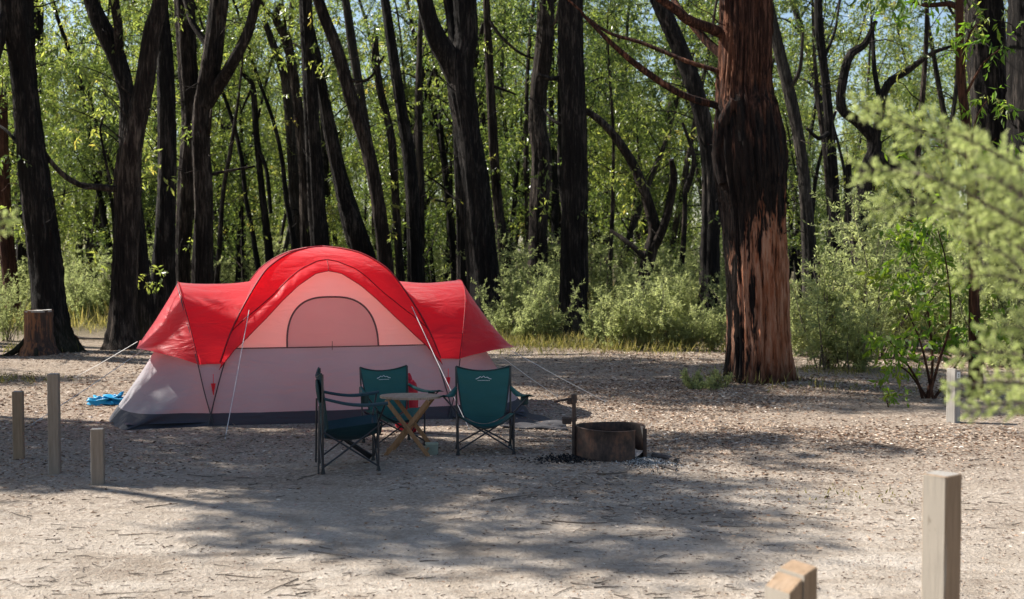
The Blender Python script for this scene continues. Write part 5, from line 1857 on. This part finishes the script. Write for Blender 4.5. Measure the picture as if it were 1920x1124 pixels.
# ------------------------------------------------------------------ pale feathery shrub close to the camera on the right
def near_shrub(label, base, stems, seed, leafn=1.0):
    rg = np.random.default_rng(seed)
    root = thing('feathery_shrub', label, 'shrub', base)
    org = np.array(base, float)
    sb, fb = MB(), MB()
    for st, side_len in stems:
        S = smooth_path(np.array(st), 0.012)
        sb.tube(S, np.linspace(0.005, 0.0015, len(S)), 5, False)
        L = len(S)
        T = np.gradient(S, axis=0)
        T /= np.linalg.norm(T, axis=1)[:, None]
        i0 = int(L * 0.12)
        ref = np.array([0.0, -0.35, 1.0])
        for i in range(i0, L, 2):
            f = (i - i0) / max(1, L - i0)
            for s in (-1, 1):
                side = np.cross(T[i], [0, 1, 0]) * s + rg.normal(0, 0.16, 3)
                d = T[i] * 0.8 + side * 0.75
                d /= np.linalg.norm(d)
                l_ = 1.35 * side_len * (1.05 - 0.7 * f) * rg.uniform(0.4, 1.2)
                tw_ = limb_path(rg, S[i], d, l_, 4, 0.08, 0.0)
                n = int(34 * leafn)
                t = np.clip(rg.uniform(0.05, 1.0, n) * 4, 0, 3.99)
                k = t.astype(int)
                P = tw_[k] * (1 - (t - k))[:, None] + tw_[k + 1] * (t - k)[:, None]
                A = d[None] * 0.9 + rg.normal(0, 0.45, (n, 3))
                ll = rg.uniform(0.008, 0.018, n)
                fb.leaves(P, A, ll, ll * 0.17, np.clip(rg.normal(0.55, 0.2, n), 0, 1))
                sb.tube(tw_[[0, 2, 4]], [0.0012, 0.0009, 0.0005], 3, False)
    return root, sb, fb, org


def right_near_shrub():
    D = 3.1
    base = (1.62, 3.25, g1(1.62, 3.25))
    def q(*pl):
        return [list(at(x, y, D + dd)) for x, y, dd in pl]
    rt = lambda z: [1.6, 3.3, z]
    st = [(q((2000, 420, .2), (1900, 350, .1), (1790, 280, 0), (1700, 235, 0), (1612, 200, -.05)), .085),
          (q((2010, 330, .1), (1940, 330, .1), (1870, 290, 0), (1790, 250, -.1), (1735, 215, -.1)), .06),
          (q((2000, 470, .1), (1880, 400, 0), (1780, 345, -.1), (1690, 320, 0), (1606, 322, 0)), .09),
          (q((2000, 520, .0), (1880, 445, .1), (1800, 400, .1), (1720, 380, .1), (1640, 395, .1)), .085),
          (q((2000, 440, -.1), (1930, 380, -.1), (1860, 335, -.1), (1800, 330, 0)), .085),
          (q((2010, 560, .1), (1930, 470, .1), (1860, 420, .1), (1760, 400, .15)), .08),
          (q((2000, 600, 0), (1930, 520, 0), (1870, 470, 0), (1790, 445, 0)), .085),
          (q((2010, 640, .1), (1950, 560, .1), (1890, 520, .1), (1800, 520, .1)), .07),
          (q((2010, 720, 0), (1950, 640, 0), (1900, 610, 0), (1850, 620, 0)), .06),
          (q((2010, 760, 0), (1940, 680, 0), (1870, 660, .05), (1790, 665, .05)), .065),
          (q((2010, 800, .1), (1940, 730, .1), (1860, 715, 0), (1775, 735, 0)), .065),
          (q((2010, 830, 0), (1950, 770, 0), (1890, 755, -.05), (1810, 775, -.05)), .06),
          (q((2000, 520, .1), (1950, 455, .1), (1900, 420, .1), (1850, 430, .1)), .07)]
    # main stems rise off the right edge of the view
    root, sb, fb, org = near_shrub('pale feathery shrub leaning in from the right edge close to the camera', base, st, 71, 1.0)
    for s, _ in st:
        e = np.array(s[0])
        P = smooth_path(np.array([[base[0], base[1], base[2] - .05], [base[0] + .02, base[1], 0.7], [base[0] + 0.0, base[1] - .02, max(0.9, e[2] - 0.45)], e]), 0.1)
        sb.tube(P, np.linspace(0.014, 0.005, len(P)), 6, False)
    sb.build('stems', M['twig'], root, True, org)
    fb.build('foliage', M['spray'], root, False, org, tint=True)
    # and one whose tips just enter at the left edge
    base = (-1.55, 3.4, g1(-1.55, 3.4))
    D = 3.4
    st = [([list(at(x, y, D)) for x, y in ((-80, 460), (-40, 430), (-5, 412), (20, 408))], .04), ([list(at(x, y, D)) for x, y in ((-80, 480), (-40, 452), (-10, 432), (12, 430))], .035)]
    root, sb, fb, org = near_shrub('pale feathery shrub whose tips just enter at the left edge', base, st, 72, 1.0)
    for s, _ in st:
        P = smooth_path(np.array([[base[0], base[1], base[2] - .05], [base[0], base[1], 1.0], s[0]]), 0.1)
        sb.tube(P, np.linspace(0.012, 0.005, len(P)), 6, False)
    sb.build('stems', M['twig'], root, True, org)
    fb.build('foliage', M['spray'], root, False, org, tint=True)


right_near_shrub()
